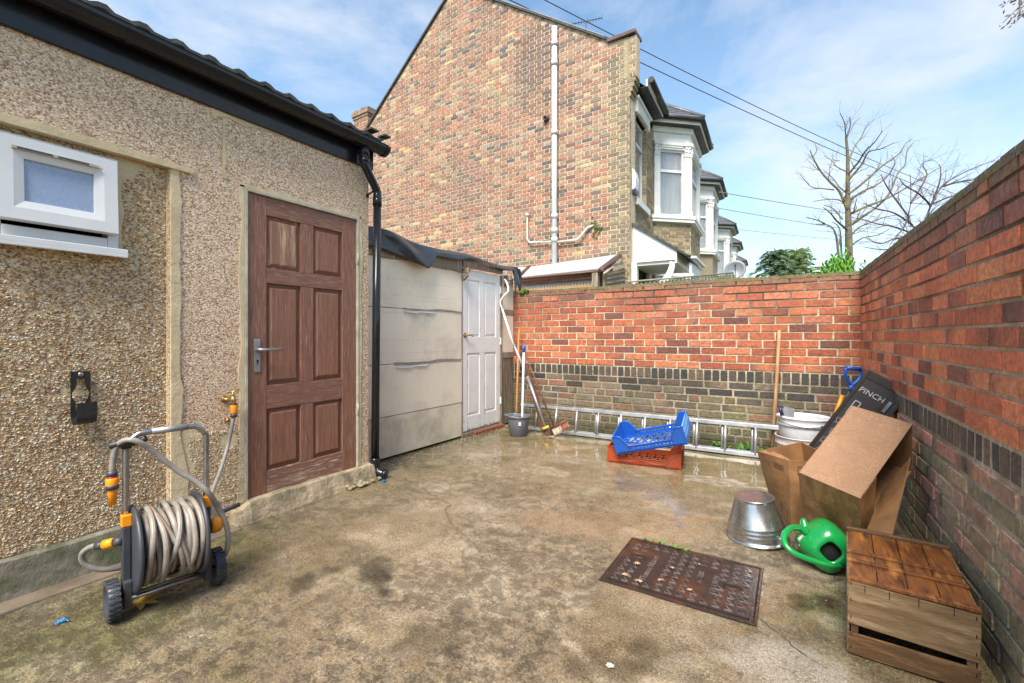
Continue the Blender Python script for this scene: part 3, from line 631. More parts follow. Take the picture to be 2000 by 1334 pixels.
# brown door
dt = MB(TA); e = .018
dt.box((DY0-.02, -.05, DZ0-.0), (DY0, .01, DZ1+.02)); dt.box((DY1, -.05, DZ0), (DY1+.02, .01, DZ1+.02)); dt.box((DY0, -.05, DZ1), (DY1, .01, DZ1+.02))
dfm = dt.build('door_frame', m_cream, ob_t, bevel=.003)
W_ = DY1-DY0; H_ = DZ1-DZ0; y1 = -.008; sw = .118*W_/.8
c0, c1 = DY0+.004, DY1-.004
st = MB(TA)
rails_ = []
def rail(a, b, z0, z1): rails_.append((a, b, z0, z1))
st.box((c0, -.045, DZ0+.004), (c0+sw, y1, DZ1-.004)); st.box((c1-sw, -.045, DZ0+.004), (c1, y1, DZ1-.004))
zr = [(DZ0+.004, DZ0+.155), (DZ0+.575, DZ0+.735), (DZ0+1.43, DZ0+1.53), (DZ1-.125, DZ1-.004)]
for a, b in zr: rail(c0+sw, c1-sw, a, b)
cm = (c0+c1)/2; 
for (a, b), (c, d) in zip(zr, zr[1:]): st.box((cm-.052, -.045, b), (cm+.052, y1-.003, c))
door = st.build('door', m_door, ob_t, bevel=.004)
m_doorr = wood('brown door rail', (.25, .115, .078), (.16, .07, .047), (.36, .23, .15), 22, sz=(1.8, 1.8, 30))
m_doorb = wood('brown door foot rail', (.26, .13, .09), (.19, .09, .06), (.62, .5, .38), 26, sz=(1.1, 1.1, 14))
for i_, (a_, b_, z0_, z1_) in enumerate(rails_): q_ = MB(TA); q_.box((a_+.0005, -.045, z0_), (b_-.0005, y1-.0018, z1_)); q_.build('door_rail', m_doorb if i_ == 0 else m_doorr, door, bevel=.003, label='bleached flaking bottom rail' if i_ == 0 else None)
for q, ((a, b), (c, d)) in enumerate(zip(zr, zr[1:])):
    for s_, (l, r_) in enumerate(((c0+sw, cm-.052), (cm+.052, c1-sw))):
        pn = MB(TA); pn.box((l, -.045, b), (r_, -.036, c)); i1, i2 = .014, .05
        vs = [(l+i1, -.0355, b+i1), (r_-i1, -.0355, b+i1), (r_-i1, -.0355, c-i1), (l+i1, -.0355, c-i1), (l+i2-.012, -.0145, b+i2-.012), (r_-i2+.012, -.0145, b+i2-.012), (r_-i2+.012, -.0145, c-i2+.012), (l+i2-.012, -.0145, c-i2+.012)]
        pn.add(vs, [(4, 5, 6, 7), (0, 1, 5, 4), (1, 2, 6, 5), (2, 3, 7, 6), (3, 0, 4, 7)])
        pn.build('door_panel', m_doorf if (q == 2 and s_ == 0) else m_doorp, door, label='flaked upper panel with bare wood showing' if (q == 2 and s_ == 0) else None)
mb = MB(TA); hy = c0+.062; hz_ = DZ0+.95
mb.box((hy-.021, y1, hz_-.12), (hy+.021, y1+.009, hz_+.10)); hb = mb.build('door_handle', m_alu, door, bevel=.004)
mb.v.clear()
mb = MB(TA); mb.tube([(hy-.004, y1+.005, hz_+.03), (hy-.004, y1+.045, hz_+.03), (hy+.02, y1+.052, hz_+.03), (hy+.16, y1+.05, hz_+.03)], [.011, .011, .010, .008], 10)
l2 = mb.build('lever', m_alu, ob_t); l2.parent = hb
mb = MB(TA); mb.lathe([(.0, .001), (.008, .001), (.008, .0)], 12, (hy, y1+.0095, hz_-.045), (0, 1, 0)); mb.box((hy-.003, y1+.0095, hz_-.068), (hy+.003, y1+.0105, hz_-.045)); k_ = mb.build('keyhole', m_dark, ob_t); k_.parent = door
for z in (1.78, .55):
    mb = MB(TA); mb.box((DY1-.003, -.01, z), (DY1+.009, .014, z+.09)); mb.tube([(DY1+.002, .014, z), (DY1+.002, .014, z+.09)], .006, 8); mb.build('hinge', m_cream, ob_t)
# downpipe
dp = thing('downpipe', 'glossy black downpipe with swan neck at the corner of the pebbledashed outbuilding', 'downpipe', (XA+.06, 2.67, 0))
mb = MB(); pr = .034; px = XA+.055; 
mb.tube([(XA+.095, 2.50, 2.72), (XA+.095, 2.50, 2.60), (XA+.092, 2.515, 2.56), (px+.005, 2.655, 2.42), (px, 2.67, 2.37), (px, 2.67, 2.30)], [.036, .036, pr, pr, pr, pr], 18, sub=3)
mb.tube([(px, 2.67, 2.34), (px-.02, 2.665, .12)], pr-.001, 18)
mb.build('pipe', m_black, dp)
mb = MB(); mb.tube([(XA+.095, 2.50, 2.71), (XA+.095, 2.50, 2.64)], .040, 18); mb.tube([(XA+.095, 2.50, 2.625), (XA+.095, 2.50, 2.585)], .040, 18); mb.tube([(px, 2.67, 2.36), (px, 2.67, 2.29)], .038, 18); mb.build('socket', m_black, dp)
mb = MB(); mb.tube([(px-.02, 2.665, .17), (px-.02, 2.665, .09), (px+.0, 2.672, .055), (px+.07, 2.70, .03)], [.040, .040, .04, .038], 18, sub=3); mb.tube([(px+.045, 2.69, .044), (px+.075, 2.702, .03)], .043, 18); mb.build('shoe', m_black, dp)
mb = MB(); mb.box((XA-.0, 2.60, 2.35), (XA+.02, 2.615, 2.38)); mb.tube([(XA, 2.605, 2.365), (XA+.05, 2.63, 2.40)], .008, 8); mb.build('pipe_clip', m_black, dp)
# ---------------------------------------------------------------- black hanger and tap on the wall
hg = thing('hose_hanger', 'black metal hose hook with a keyhole cutout screwed to the pebbledash', 'hanger', (XA, .81, .9))
ya, yb_ = .778, .853; zt, zb = 1.02, .77; xx = -.018
mb = MB(TA)
hole = []
for i in range(28):
    z = zb+.055+(zt-.035-zb-.055)*i/27; t = i/27; wv = .019
    if .28 < t < .72: wv = .019+.014*math.sin((t-.28)/.44*math.pi)
    if t > .8: wv = .015
    hole.append((z, wv))
yc = (ya+yb_)/2
mb.box((ya, xx, zb+.03), (yb_, xx+.005, zb+.055)); mb.box((ya, xx, zt-.035), (yb_, xx+.005, zt))
for (z0, w0), (z1, w1) in zip(hole, hole[1:]):
    for s_ in (-1, 1):
        e_ = yc+s_*(yb_-ya)/2; mb.hexa([(yc+s_*w0, xx, z0), (e_, xx, z0), (e_, xx+.005, z0), (yc+s_*w0, xx+.005, z0), (yc+s_*w1, xx, z1), (e_, xx, z1), (e_, xx+.005, z1), (yc+s_*w1, xx+.005, z1)])
cv = [(xx+.0025+.0+.045*(1-math.cos(a)), zb+.035-.045*math.sin(a)) for a in [R(i*18) for i in range(11)]]+[(xx+.0925, zb+.10)]
for (a, b), (c, d) in zip(cv, cv[1:]):
    mb.hexa([(ya, a, b), (yb_+.0, a, b), (yb_, a+.004, b+.001), (ya, a+.004, b+.001), (ya, c, d), (yb_, c, d), (yb_, c+.004, d+.001), (ya, c+.004, d+.001)])
mb.build('hook_plate', m_blackm, hg)
mb = MB(TA); mb.lathe([(.011, 0), (.011, .003), (.006, .005), (0, .005)], 16, (yc, xx+.005, zt-.016), (0, 1, 0)); mb.build('screw', m_steel, hg)
tp = thing('garden_tap', 'brass outside tap with orange hose connector on the pebbledash beside the door', 'tap', (XA, 1.515, .78)); tx, ty, tz = XA, 1.515, .80
mb = MB(); mb.lathe([(.024, 0), (.022, .006), (.012, .009), (.011, .05), (.014, .055), (.014, .075)], 14, (tx, ty-.03, tz), (1, .35, 0)); mb.tube([(tx+.062, ty-.008, tz+.02), (tx+.066, ty-.006, tz-.035)], [.014, .012], 12); mb.tube([(tx+.062, ty-.008, tz+.02), (tx+.062, ty-.008, tz+.045)], .007, 8)
mb.tube([(tx+.045, ty-.03, tz+.045), (tx+.062, ty-.008, tz+.05), (tx+.08, ty+.025, tz+.062)], .005, 8); mb.build('tap_body', m_brass, tp); mb = MB(); mb.lathe([(.012, 0), (.012, .03), (.006, .034)], 10, (tx, ty-.02, tz-.13), (1, 0, 0)); mb.build('wall_stub', m_brass, tp)
mb = MB(); mb.tube([(tx+.066, ty-.006, tz-.03), (tx+.067, ty-.006, tz-.085)], .021, 14); oc = mb.build('connector', m_orange, tp, bevel=.003)
mb = MB(); mb.tube([(tx+.066, ty-.006, tz-.022), (tx+.066, ty-.006, tz-.03)], .0215, 14); mb.tube([(tx+.067, ty-.006, tz-.085), (tx+.067, ty-.006, tz-.108)], .019, 14); mb.build('collar', m_darkgrey, tp)
TAP = Vector((tx+.067, ty-.006, tz-.105))
# ---------------------------------------------------------------- lean-to shed with the white door
sh = thing('shed', 'low lean-to shed of weathered boards with black sheeting over its roof', 'shed', (-3.6, 4.0, 0))
S0 = Vector((-3.335, 2.70, 0)); S1 = Vector((-3.25, 5.335, 0)); uS = (S1-S0); LS = uS.length; TS = FM(S0, uS, Vector((uS.y, -uS.x, 0)))
mb = MB(TS); dl, dr = 1.545, 2.335
lv = [.02, .415, .92, 1.47, 1.975]
mb2 = None
for i, (a, b) in enumerate(zip(lv, lv[1:])):
    q = MB(TS); t_ = .004*(i % 2); q.box((-.06, -.03, a+.003), (dl-.012, t_, b-.003)); q.build('wall_board', m_plyd if i == 0 else m_ply, sh, bevel=.002, label='lowest board, stained dark by damp' if i == 0 else None)
q = MB(TS); q.box((dr+.02, -.03, .93), (LS, .002, 1.975)); q.build('wall_board', m_ply, sh, bevel=.002)
q = MB(TS); q.box((dr+.02, -.03, .02), (LS, -.002, .93)); q.build('wall_board', m_timber, sh, bevel=.002, label='bare streaked timber sheet beside the door')
q = MB(TS); q.box((-.05, -.06, 0), (LS-.004, -.032, 1.97)); q.box((LS-.03, -1.9, 0), (LS, -.06, 1.97)); q.box((-.05, -1.9, 0), (-.03, -.06, 1.97)); q.build('wall_lining', m_dark, sh)
q = MB(TS); q.box((dl-.012, -.04, .0), (dl, .006, 1.99)); q.box((dr, -.04, .0), (dr+.02, .012, 1.99)); q.build('door_post', m_timber, sh)
q = MB(TS); 
for (a, b, z, h) in ((.62, dl-.03, 1.47, .022), (.5, dl-.03, .915, .036)): 
    n = 14
    for k in range(n):
        u0 = a+(b-a)*k/n; u1 = a+(b-a)*(k+1)/n; f = lambda u: z-h*.5-.006*math.sin(u*9)+.008*(u-a); d_ = lambda u: h*(.75+.3*N((u, 0, 0), 6, 1))
        q.hexa([(u0, .0045, f(u0)), (u1, .0045, f(u1)), (u1, .0075, f(u1)), (u0, .0075, f(u0)), (u0, .0045, f(u0)+d_(u0)), (u1, .0045, f(u1)+d_(u1)), (u1, .0065, f(u1)+d_(u1)), (u0, .0065, f(u0)+d_(u0))])
    q.build('joint_tape', m_tape, sh); q = MB(TS)
q.box((dr+.03, .003, 1.47), (LS-.002, .0055, 1.545)); q.build('joint_tape', m_tape, sh); q = MB(TS); q.box((dr+.03, .003, .90), (LS+.001, .006, .975)); q.build('joint_tape', m_tape, sh)
q = MB(TS)
for (a, z) in ((.60, 1.445), (.50, .885)):
    q.add([(a, .008, z), (a+.5, .008, z+.012), (a+.42, .02, z-.01), (a+.25, .016, z-.004), (a+.2, .022, z-.022), (a+.05, .02, z-.012)], [(0, 1, 2, 3, 4, 5)])
q.build('peeled_tape', m_roofsheet, sh)
q = MB(TS); rn = random.Random(2)
for z in (1.56, 1.60, 1.75, 1.42, 1.15, 1.02, .95, 1.5):
    for k in range(44):
        if rn.random() < .25: continue
        u = .2+k*.0285; q.box((u, .0045, z+rn.uniform(-.003, .003)), (u+.005, .0056, z+.005))
q.build('nail_head', m_tape, sh)['kind'] = 'stuff'
# door sill and bricks below
q = MB(TS); q.box((dl-.01, -.06, .0), (dr+.01, .02, .045)); q.build('door_sill', m_timber, sh, bevel=.004)
q = MB(TS); 
for k in range(3): q.box((dl+.18+k*.215, -.05, -.01), (dl+.385+k*.215, .055, .035), cj((.30, .09, .055), .1))
q.build('sill_brick', m_brick, sh, bevel=.004)
# white door
q = MB(TS); zt0, zt1 = .055, 1.985; a, b = dl+.004, dr-.004; f_ = -.004; m0 = (a+b)/2
q.box((a, -.038, zt0), (a+.095, f_, zt1)); q.box((b-.095, -.038, zt0), (b, f_, zt1))
rz = [(zt0, .235), (.985, 1.18), (1.87, zt1)]
for (c, d) in rz: q.box((a+.095, -.038, c), (b-.095, f_-.001, d))
for (c, d), (e_, g_) in zip(rz, rz[1:]): q.box((m0-.05, -.038, d), (m0+.05, f_-.0015, e_))
wd = q.build('door', m_wpaint, sh, bevel=.003)
for (c, d), (e_, g_) in zip(rz, rz[1:]):
    for (l, r_) in ((a+.095, m0-.05), (m0+.05, b-.095)):
        q = MB(TS); q.box((l, -.034, d), (r_, -.019, e_)); i1 = .03
        vs = [(l+.018, -.0188, d+.018), (r_-.018, -.0188, d+.018), (r_-.018, -.0188, e_-.018), (l+.018, -.0188, e_-.018), (l+i1+.005, -.009, d+i1+.005), (r_-i1-.005, -.009, d+i1+.005), (r_-i1-.005, -.009, e_-i1-.005), (l+i1+.005, -.009, e_-i1-.005)]
        q.add(vs, [(4, 5, 6, 7), (0, 1, 5, 4), (1, 2, 6, 5), (2, 3, 7, 6), (3, 0, 4, 7)]); q.build('door_panel', m_wpaint, wd)
q = MB(TS); q.lathe([(.033, 0), (.03, .006), (.014, .01), (.011, .04), (0, .04)], 16, (a+.05, f_, 1.20), (0, 1, 0)); q.tube([(a+.05, f_+.035, 1.20), (a+.08, f_+.042, 1.205), (a+.12, f_+.042, 1.197), (a+.165, f_+.042, 1.185)], [.009, .008, .007, .006], 8, sub=2); q.build('door_handle', m_brass, wd)
q = MB(TS); rn = random.Random(8)
for k in range(70):     # chips in the paint
    z = rn.choice([rn.uniform(zt0, .3), rn.uniform(.2, 1.9), rn.uniform(zt0, zt0+.05)]); u = rn.choice([rn.uniform(a+.02, b-.02), a+.01, b-.015, a+.1, m0-.05, m0+.05]); s1 = rn.uniform(.002, .007); s2 = rn.uniform(.003, .025)
    q.add([(u-s1, f_+.0015, z), (u, f_+.0015, z-s2), (u+s1, f_+.0015, z+.002), (u, f_+.0015, z+s2)], [(0, 1, 2, 3)])
for k in range(24): 
    u = a+.02+k*(b-a-.04)/24; q.add([(u, f_+.0012, zt0), (u+.035, f_+.0012, zt0), (u+.03, f_+.0012, zt0+rn.uniform(.005, .035)), (u+.008, f_+.0012, zt0+rn.uniform(.005, .03))], [(0, 1, 2, 3)])
q.build('flaked_paint', m_tape, wd)['kind'] = 'stuff'
for z in (1.75, 1.08, .3): MB(TS).box((b-.004, -.01, z), (b+.014, .012, z+.09)).build('hinge', m_wpaint, wd)
# roof edge timber, black sheeting
q = MB(TS); n = 30
for k in range(n):
    u0, u1 = -.08+LS*1.0*k/n, -.08+LS*1.0*(k+1)/n
    if u0 > dl-.06: break
    g = lambda u: 1.945+.012*N((u, 0, 0), 5, 1)-.03*(u > .9)*(u-.9)
    q.hexa([(u0, .006, g(u0)), (u1, .006, g(u1)), (u1, .03, g(u1)+.004), (u0, .03, g(u0)+.004), (u0, .006, 2.06), (u1, .006, 2.06), (u1, .03, 2.06), (u0, .03, 2.06)])
q.box((dl-.02, .012, 2.0), (LS-.3, .035, 2.07)); q.build('roof_board', m_timber, sh)
q = MB(TS)
for u in (dl-.02, LS-.23): q.box((u, .0, 1.86), (u+.035, .09, 1.90), R_=Matrix.Rotation(R(35), 3, 'X')); q.box((u, .0, 1.93), (u+.035, .11, 1.985))
q.build('roof_bracket', m_timber, sh)
q = MB(TS); nu, nv = 110, 26; vs = []
for i in range(nu+1):
    u = -.06+(LS+.13)*i/nu
    if u < .92: drop = .19+.03*(u/.92)+.03*max(0, 1-abs(u-.86)*6)-.010*math.sin(u*7)
    elif u < 1.02: drop = .22-1.2*(u-.92)
    else: drop = .085+.02*math.sin(u*6)-.025*(u-1.02)
    if u > LS-.10: drop = .30+.06*math.sin(u*40)
    for j in range(nv+1):
        t = j/nv
        if t < .5:   # on the roof
            y = -1.9+(1.9+.03)*t/.5; z = 2.135+(.14*(1-t/.5) if u < .3 else .10*(1-t/.5)) + .055*max(0, 1-u/1.5)*(1 if t > .3 else 0)+.012*N((u, y, 0), 3, 2)
            z += .018*math.sin(u*5)*(t/.5)
        else:
            s_ = (t-.5)/.5; top_ = 2.135+.055*max(0, 1-u/1.5)+.018*math.sin(u*5)+.012*N((u, .03, 0), 3, 2); y = .03+.05*math.sin(s_*math.pi*.55)+.010*s_*math.sin(u*11)*.6+.006*N((u, s_, 0), 6, 2); z = top_-drop*s_-.012*s_*N((u, 0, 0), 8, 7)
            if u < 1.0: y += .05*max(0, 1-abs(u-(.35+s_*.5))*4)*(1-s_*.5)
        vs.append((u, y, z))
q.add(vs, [(i*(nv+1)+j, i*(nv+1)+j+1, (i+1)*(nv+1)+j+1, (i+1)*(nv+1)+j) for i in range(nu) for j in range(nv)], None, True)
tarp = q.build('roof_sheeting', m_tarp, sh, recalc=False); sl = tarp.modifiers.new('thick', 'SOLIDIFY'); sl.thickness = .003
q = MB(TS); q.add([(LS-.02, .02, 2.13), (LS+.08, .07, 2.11), (LS+.14, .06, 1.95), (LS+.17, .02, 1.76), (LS+.10, .05, 1.74), (LS+.04, .06, 1.86), (LS-.02, .06, 1.98), (LS+.1, -.1, 2.12)], [(0, 1, 2, 6), (6, 2, 4, 5), (2, 3, 4), (0, 7, 1), (1, 7, 2)]); z_ = q.build('sheeting_corner', m_tarp, sh); sl = z_.modifiers.new('thick', 'SOLIDIFY'); sl.thickness = .004
# ================================================================ GABLE HOUSE AND TERRACE
cs0, cd0 = 2.164, 8.4
uG = Vector((W(-.8213, .5704)[0], W(-.8213, .5704)[1], 0)); vS = Vector((W(.4924, .8704)[0], W(.4924, .8704)[1], 0)); nS = Vector((W(.8704, -.4924)[0], W(.8704, -.4924)[1], 0))
C0 = W(cs0, cd0, 0); nG = Vector((W(-.5704, -.8213)[0], W(-.5704, -.8213)[1], 0))
TG = FM(C0, uG, nG); TF = FM(C0, vS, nS)      # gable frame (x leftwards), street frontage frame (x along the street)
GCOL = [(.38, .19, .125), (.36, .165, .11), (.33, .17, .12), (.40, .21, .14), (.34, .205, .14), (.39, .25, .16), (.30, .155, .11), (.27, .14, .10), (.42, .18, .11)]
def gcol(u, z):
    r_ = random.random(); q = N((u, z, 0), .55, 6)
    if r_ < .12+.06*(u < 4): c = random.choice([(.15, .125, .105), (.19, .145, .115), (.22, .16, .125), (.12, .11, .11)])
    elif r_ < .20+.2*max(0, q): c = random.choice([(.48, .36, .2), (.42, .33, .2), (.52, .38, .18)])
    elif r_ < .24: c = random.choice([(.40, .33, .26), (.34, .28, .22)])
    else: c = random.choice(GCOL)
    c = mixc(c, (.19, .12, .09), max(0, min(.6, N((u*1.4, z*.6, 0), .9, 60)*1.1)))
    st_ = max(0, 1-math.hypot((u-(2.1+(8.3-z)*.12))/.75, (z-7.0)/1.1)+.5*N((u*3, z, 0), 1.5, 4)); c = mixc(c, (.13, .09, .08), min(.65, st_*.8))
    if random.random() < .4: c = mixc(c, (.40, .31, .2), max(0, min(.5, N((u*.7, z*1.2, 0), .8, 90)*1.3)))
    if u < .28+.16*random.random(): c = random.choice([(.30, .235, .13), (.25, .19, .11), (.19, .15, .10), (.33, .25, .15), (.22, .18, .12)])
    if abs(u-1.53) < .35 and z > 3 and random.random() < .3: c = mixc(c, (.1, .075, .07), .7)
    return cj(c, .13), None
VL = lambda u: 6.85+.785*(7.67-u); VR = lambda u: 6.73+.70*(u-.34)
def roofline(u): return min(VL(u), VR(u)) if u > .34 else 6.70
gh = thing('terraced_house', 'end of terrace house with tall patchy red brick gable and grey soil pipe', 'house', C0+uG*4, 'terraced houses along the street')
random.seed(99); mb = MB(TG); z = 1.0; k = 0; UE = 9.1
while z < 9.6:
    off = 0 if k % 2 else .18
    u = -off; i = 0; lens = [.243, .121]
    while u < UE:
        ln = lens[i % 2]; i += 1; a = max(0, u+.007); b = min(UE, u+ln-.007); u += ln
        if b-a < .03: continue
        cm_ = (a+b)/2; zt_ = z+CH-.007
        if roofline(cm_)-.02 < zt_: continue
        c, e = gcol(cm_, z); y = .006+random.uniform(-.002, .003); jb = .003
        mb.add([(a+jb, y, z+.005+jb), (b-jb, y, z+.005+jb), (b-jb, y, zt_-jb), (a+jb, y, zt_-jb), (a, 0, z+.005), (b, 0, z+.005), (b, 0, zt_), (a, 0, zt_)], [(0, 1, 2, 3), (4, 5, 1, 0), (5, 6, 2, 1), (6, 7, 3, 2), (7, 4, 0, 3)], c)
    z += CH; k += 1
mc = (.60, .48, .34)
pts = [(0, .0), (UE, .0), (UE, VL(UE)), (4.30, VL(4.30)), (.34, 6.73), (0, 6.71)]
mb.add([(p[0], .001, p[1]) for p in pts]+[(p[0], -.3, p[1]) for p in pts], [(0, 1, 2, 3, 4, 5), (1, 2, 8, 7), (0, 5, 11, 6)], mc)
mb.build('gable_wall', m_brick, gh, recalc=False)
# verge, capping, kneeler
mb = MB(TG)
def strip(mb, u0, z0, u1, z1, y0, y1, th): mb.hexa([(u0, y0, z0), (u1, y0, z1), (u1, y1, z1), (u0, y1, z0), (u0, y0, z0+th), (u1, y0, z1+th), (u1, y1, z1+th), (u0, y1, z0+th)])
strip(mb, UE+.2, VL(UE+.2), 4.30, VL(4.30), -.1, .055, .06); strip(mb, 4.30, VR(4.30), .36, VR(.36), -.1, .055, .055)
mb.build('verge', m_tile, gh, recalc=True)
mb = MB(TG); strip(mb, 3.0, VR(3.0)+.055, .5, VR(.5)+.055, -.14, .0, .03); mb.build('verge_flashing', m_roofsheet, gh)
mb = MB(TG); mb.box((-.13, -.32, 6.73), (.42, .06, 6.80)); mb.build('kneeler_coping', M('coping tile', (.12, .07, .06), (.08, .05, .045), 8, (.3, .6)), gh, bevel=.01)
# corbelled corner pier, facing along the street
random.seed(31); mb = MB(TF)
YC = [(.33, .25, .14), (.28, .21, .12), (.36, .28, .16), (.24, .18, .11), (.20, .16, .10), (.38, .30, .18)]
def ycol(u, z): return cj(random.choice(YC), .16), None
ymort = lambda u, z: (.5, .42, .30)
def frontage(mb, L0, L1, z0, z1, y=0.0, lens=(.243, .121)):
    T0 = mb.T; mb.T = T0 @ Matrix.Translation((0, y, 0)); z = z0; k = 0; mortar(mb, L0, L1, z0, z1, ymort, du=1)
    while z < z1-.04: run(mb, L0, L1, z, min(CH, z1-z), list(lens), ycol, off=0 if k % 2 else .18, depth=.006, joint=.01); z += CH; k += 1
    mb.T = T0
wm0, wm1, wz0, wz1 = .46, 1.32, 3.82, 5.50
frontage(mb, 0, wm0, 0.9, 5.75); frontage(mb, wm1, 2.05, 0.9, 5.75); frontage(mb, wm0, wm1, 2.7, wz0); frontage(mb, wm0, wm1, wz1, 5.75)
frontage(mb, 4.7, 5.6, .9, 5.75)
# window reveals
mb.box((wm0-.001, -.12, wz0), (wm0+.0, 0, wz1), (.3, .24, .15)); 
random.seed(3)
TR = TF @ Matrix.Translation((wm1, -.12, 0)) @ Matrix(((0, -1, 0, 0), (1, 0, 0, 0), (0, 0, 1, 0), (0, 0, 0, 1)))
T0 = mb.T; mb.T = TR; mortar(mb, 0, .12, wz0, wz1, ymort); z = wz0
while z < wz1-.05: run(mb, 0, .12, z, CH, [.121], ycol, depth=.005); z += CH
mb.T = T0
# corbel courses growing outwards under the eaves at the party wall
for q, o_ in enumerate((.03, .06, .09, .12)):
    z = 5.62+q*.085
    mb.box((-.002, .0, z), (.28, o_, z+.078), cj((.28, .22, .13), .15))
random.seed(8)
frontage(mb, 0, .28, 5.96, 6.70, y=.12)
mb.box((-.003, -.1, 5.955), (.28, .118, 6.70), (.36, .29, .18))
mb.build('front_wall', m_brick, gh, recalc=False)
# the gable side of the corbelled pier keeps the gable brickwork's colours
random.seed(44); mb = MB(TG @ Matrix.Translation((-.13, 0, 0))); z = 5.96; k = 0
while z < 6.66: run(mb, 0, .13, z, CH, [.13] if k % 2 else [.065], ycol, depth=.006); z += CH; k += 1
mb.box((0, -.2, 5.96), (.129, .002, 6.70), mc); mb.build('corner_pier', m_brick, gh, recalc=False)
def sash_window(name, par, T, x0, x1, z0, z1, y=-.10, fw=.055, tz=.72, glassm=m_glass, drape=True):
    q = MB(T); q.box((x0, y-.05, z0), (x0+fw, y+.02, z1)); q.box((x1-fw, y-.05, z0), (x1, y+.02, z1)); q.box((x0+fw, y-.05, z1-fw), (x1-fw, y+.02, z1)); q.box((x0+fw, y-.05, z0), (x1-fw, y+.02, z0+fw))
    t_ = z0+(z1-z0)*tz; q.box((x0+fw, y-.05, t_-.03), (x1-fw, y+.03, t_+.03)); fo = q.build(name, m_upvc, par)
    g = MB(T); g.box((x0+fw, y-.01, z0+fw), (x1-fw, y-.004, t_-.03)); g.box((x0+fw, y-.01, t_+.03), (x1-fw, y-.004, z1-fw)); g.build('pane', glassm, fo)
    return fo
w1 = sash_window('window', gh, TF, wm0, wm1, wz0+.02, wz1)
q = MB(TF); q.box((wm0-.05, -.34, wz0), (wm1+.05, -.32, wz1)); q.build('window_lining', m_curtain, w1)
q = MB(TF); q.box((wm0-.08, -.12, wz0-.11), (wm1+.10, .07, wz0+.02)); q.build('window_sill', m_stone, gh, bevel=.008)
q = MB(TF); q.prism([(wm0-.1, wz1-.02), (wm0+.06, wz1-.02), (wm0+.06, wz1+.02), (wm1-.06, wz1+.02), (wm1-.06, wz1-.02), (wm1+.1, wz1-.02), (wm1+.1, wz1+.22), (wm0-.1, wz1+.22)], -.02, .06, axis='y'); q.box((wm0-.14, 0, wz1+.22), (wm1+.14, .1, wz1+.27)); q.build('window_head', m_stone, gh, bevel=.006)
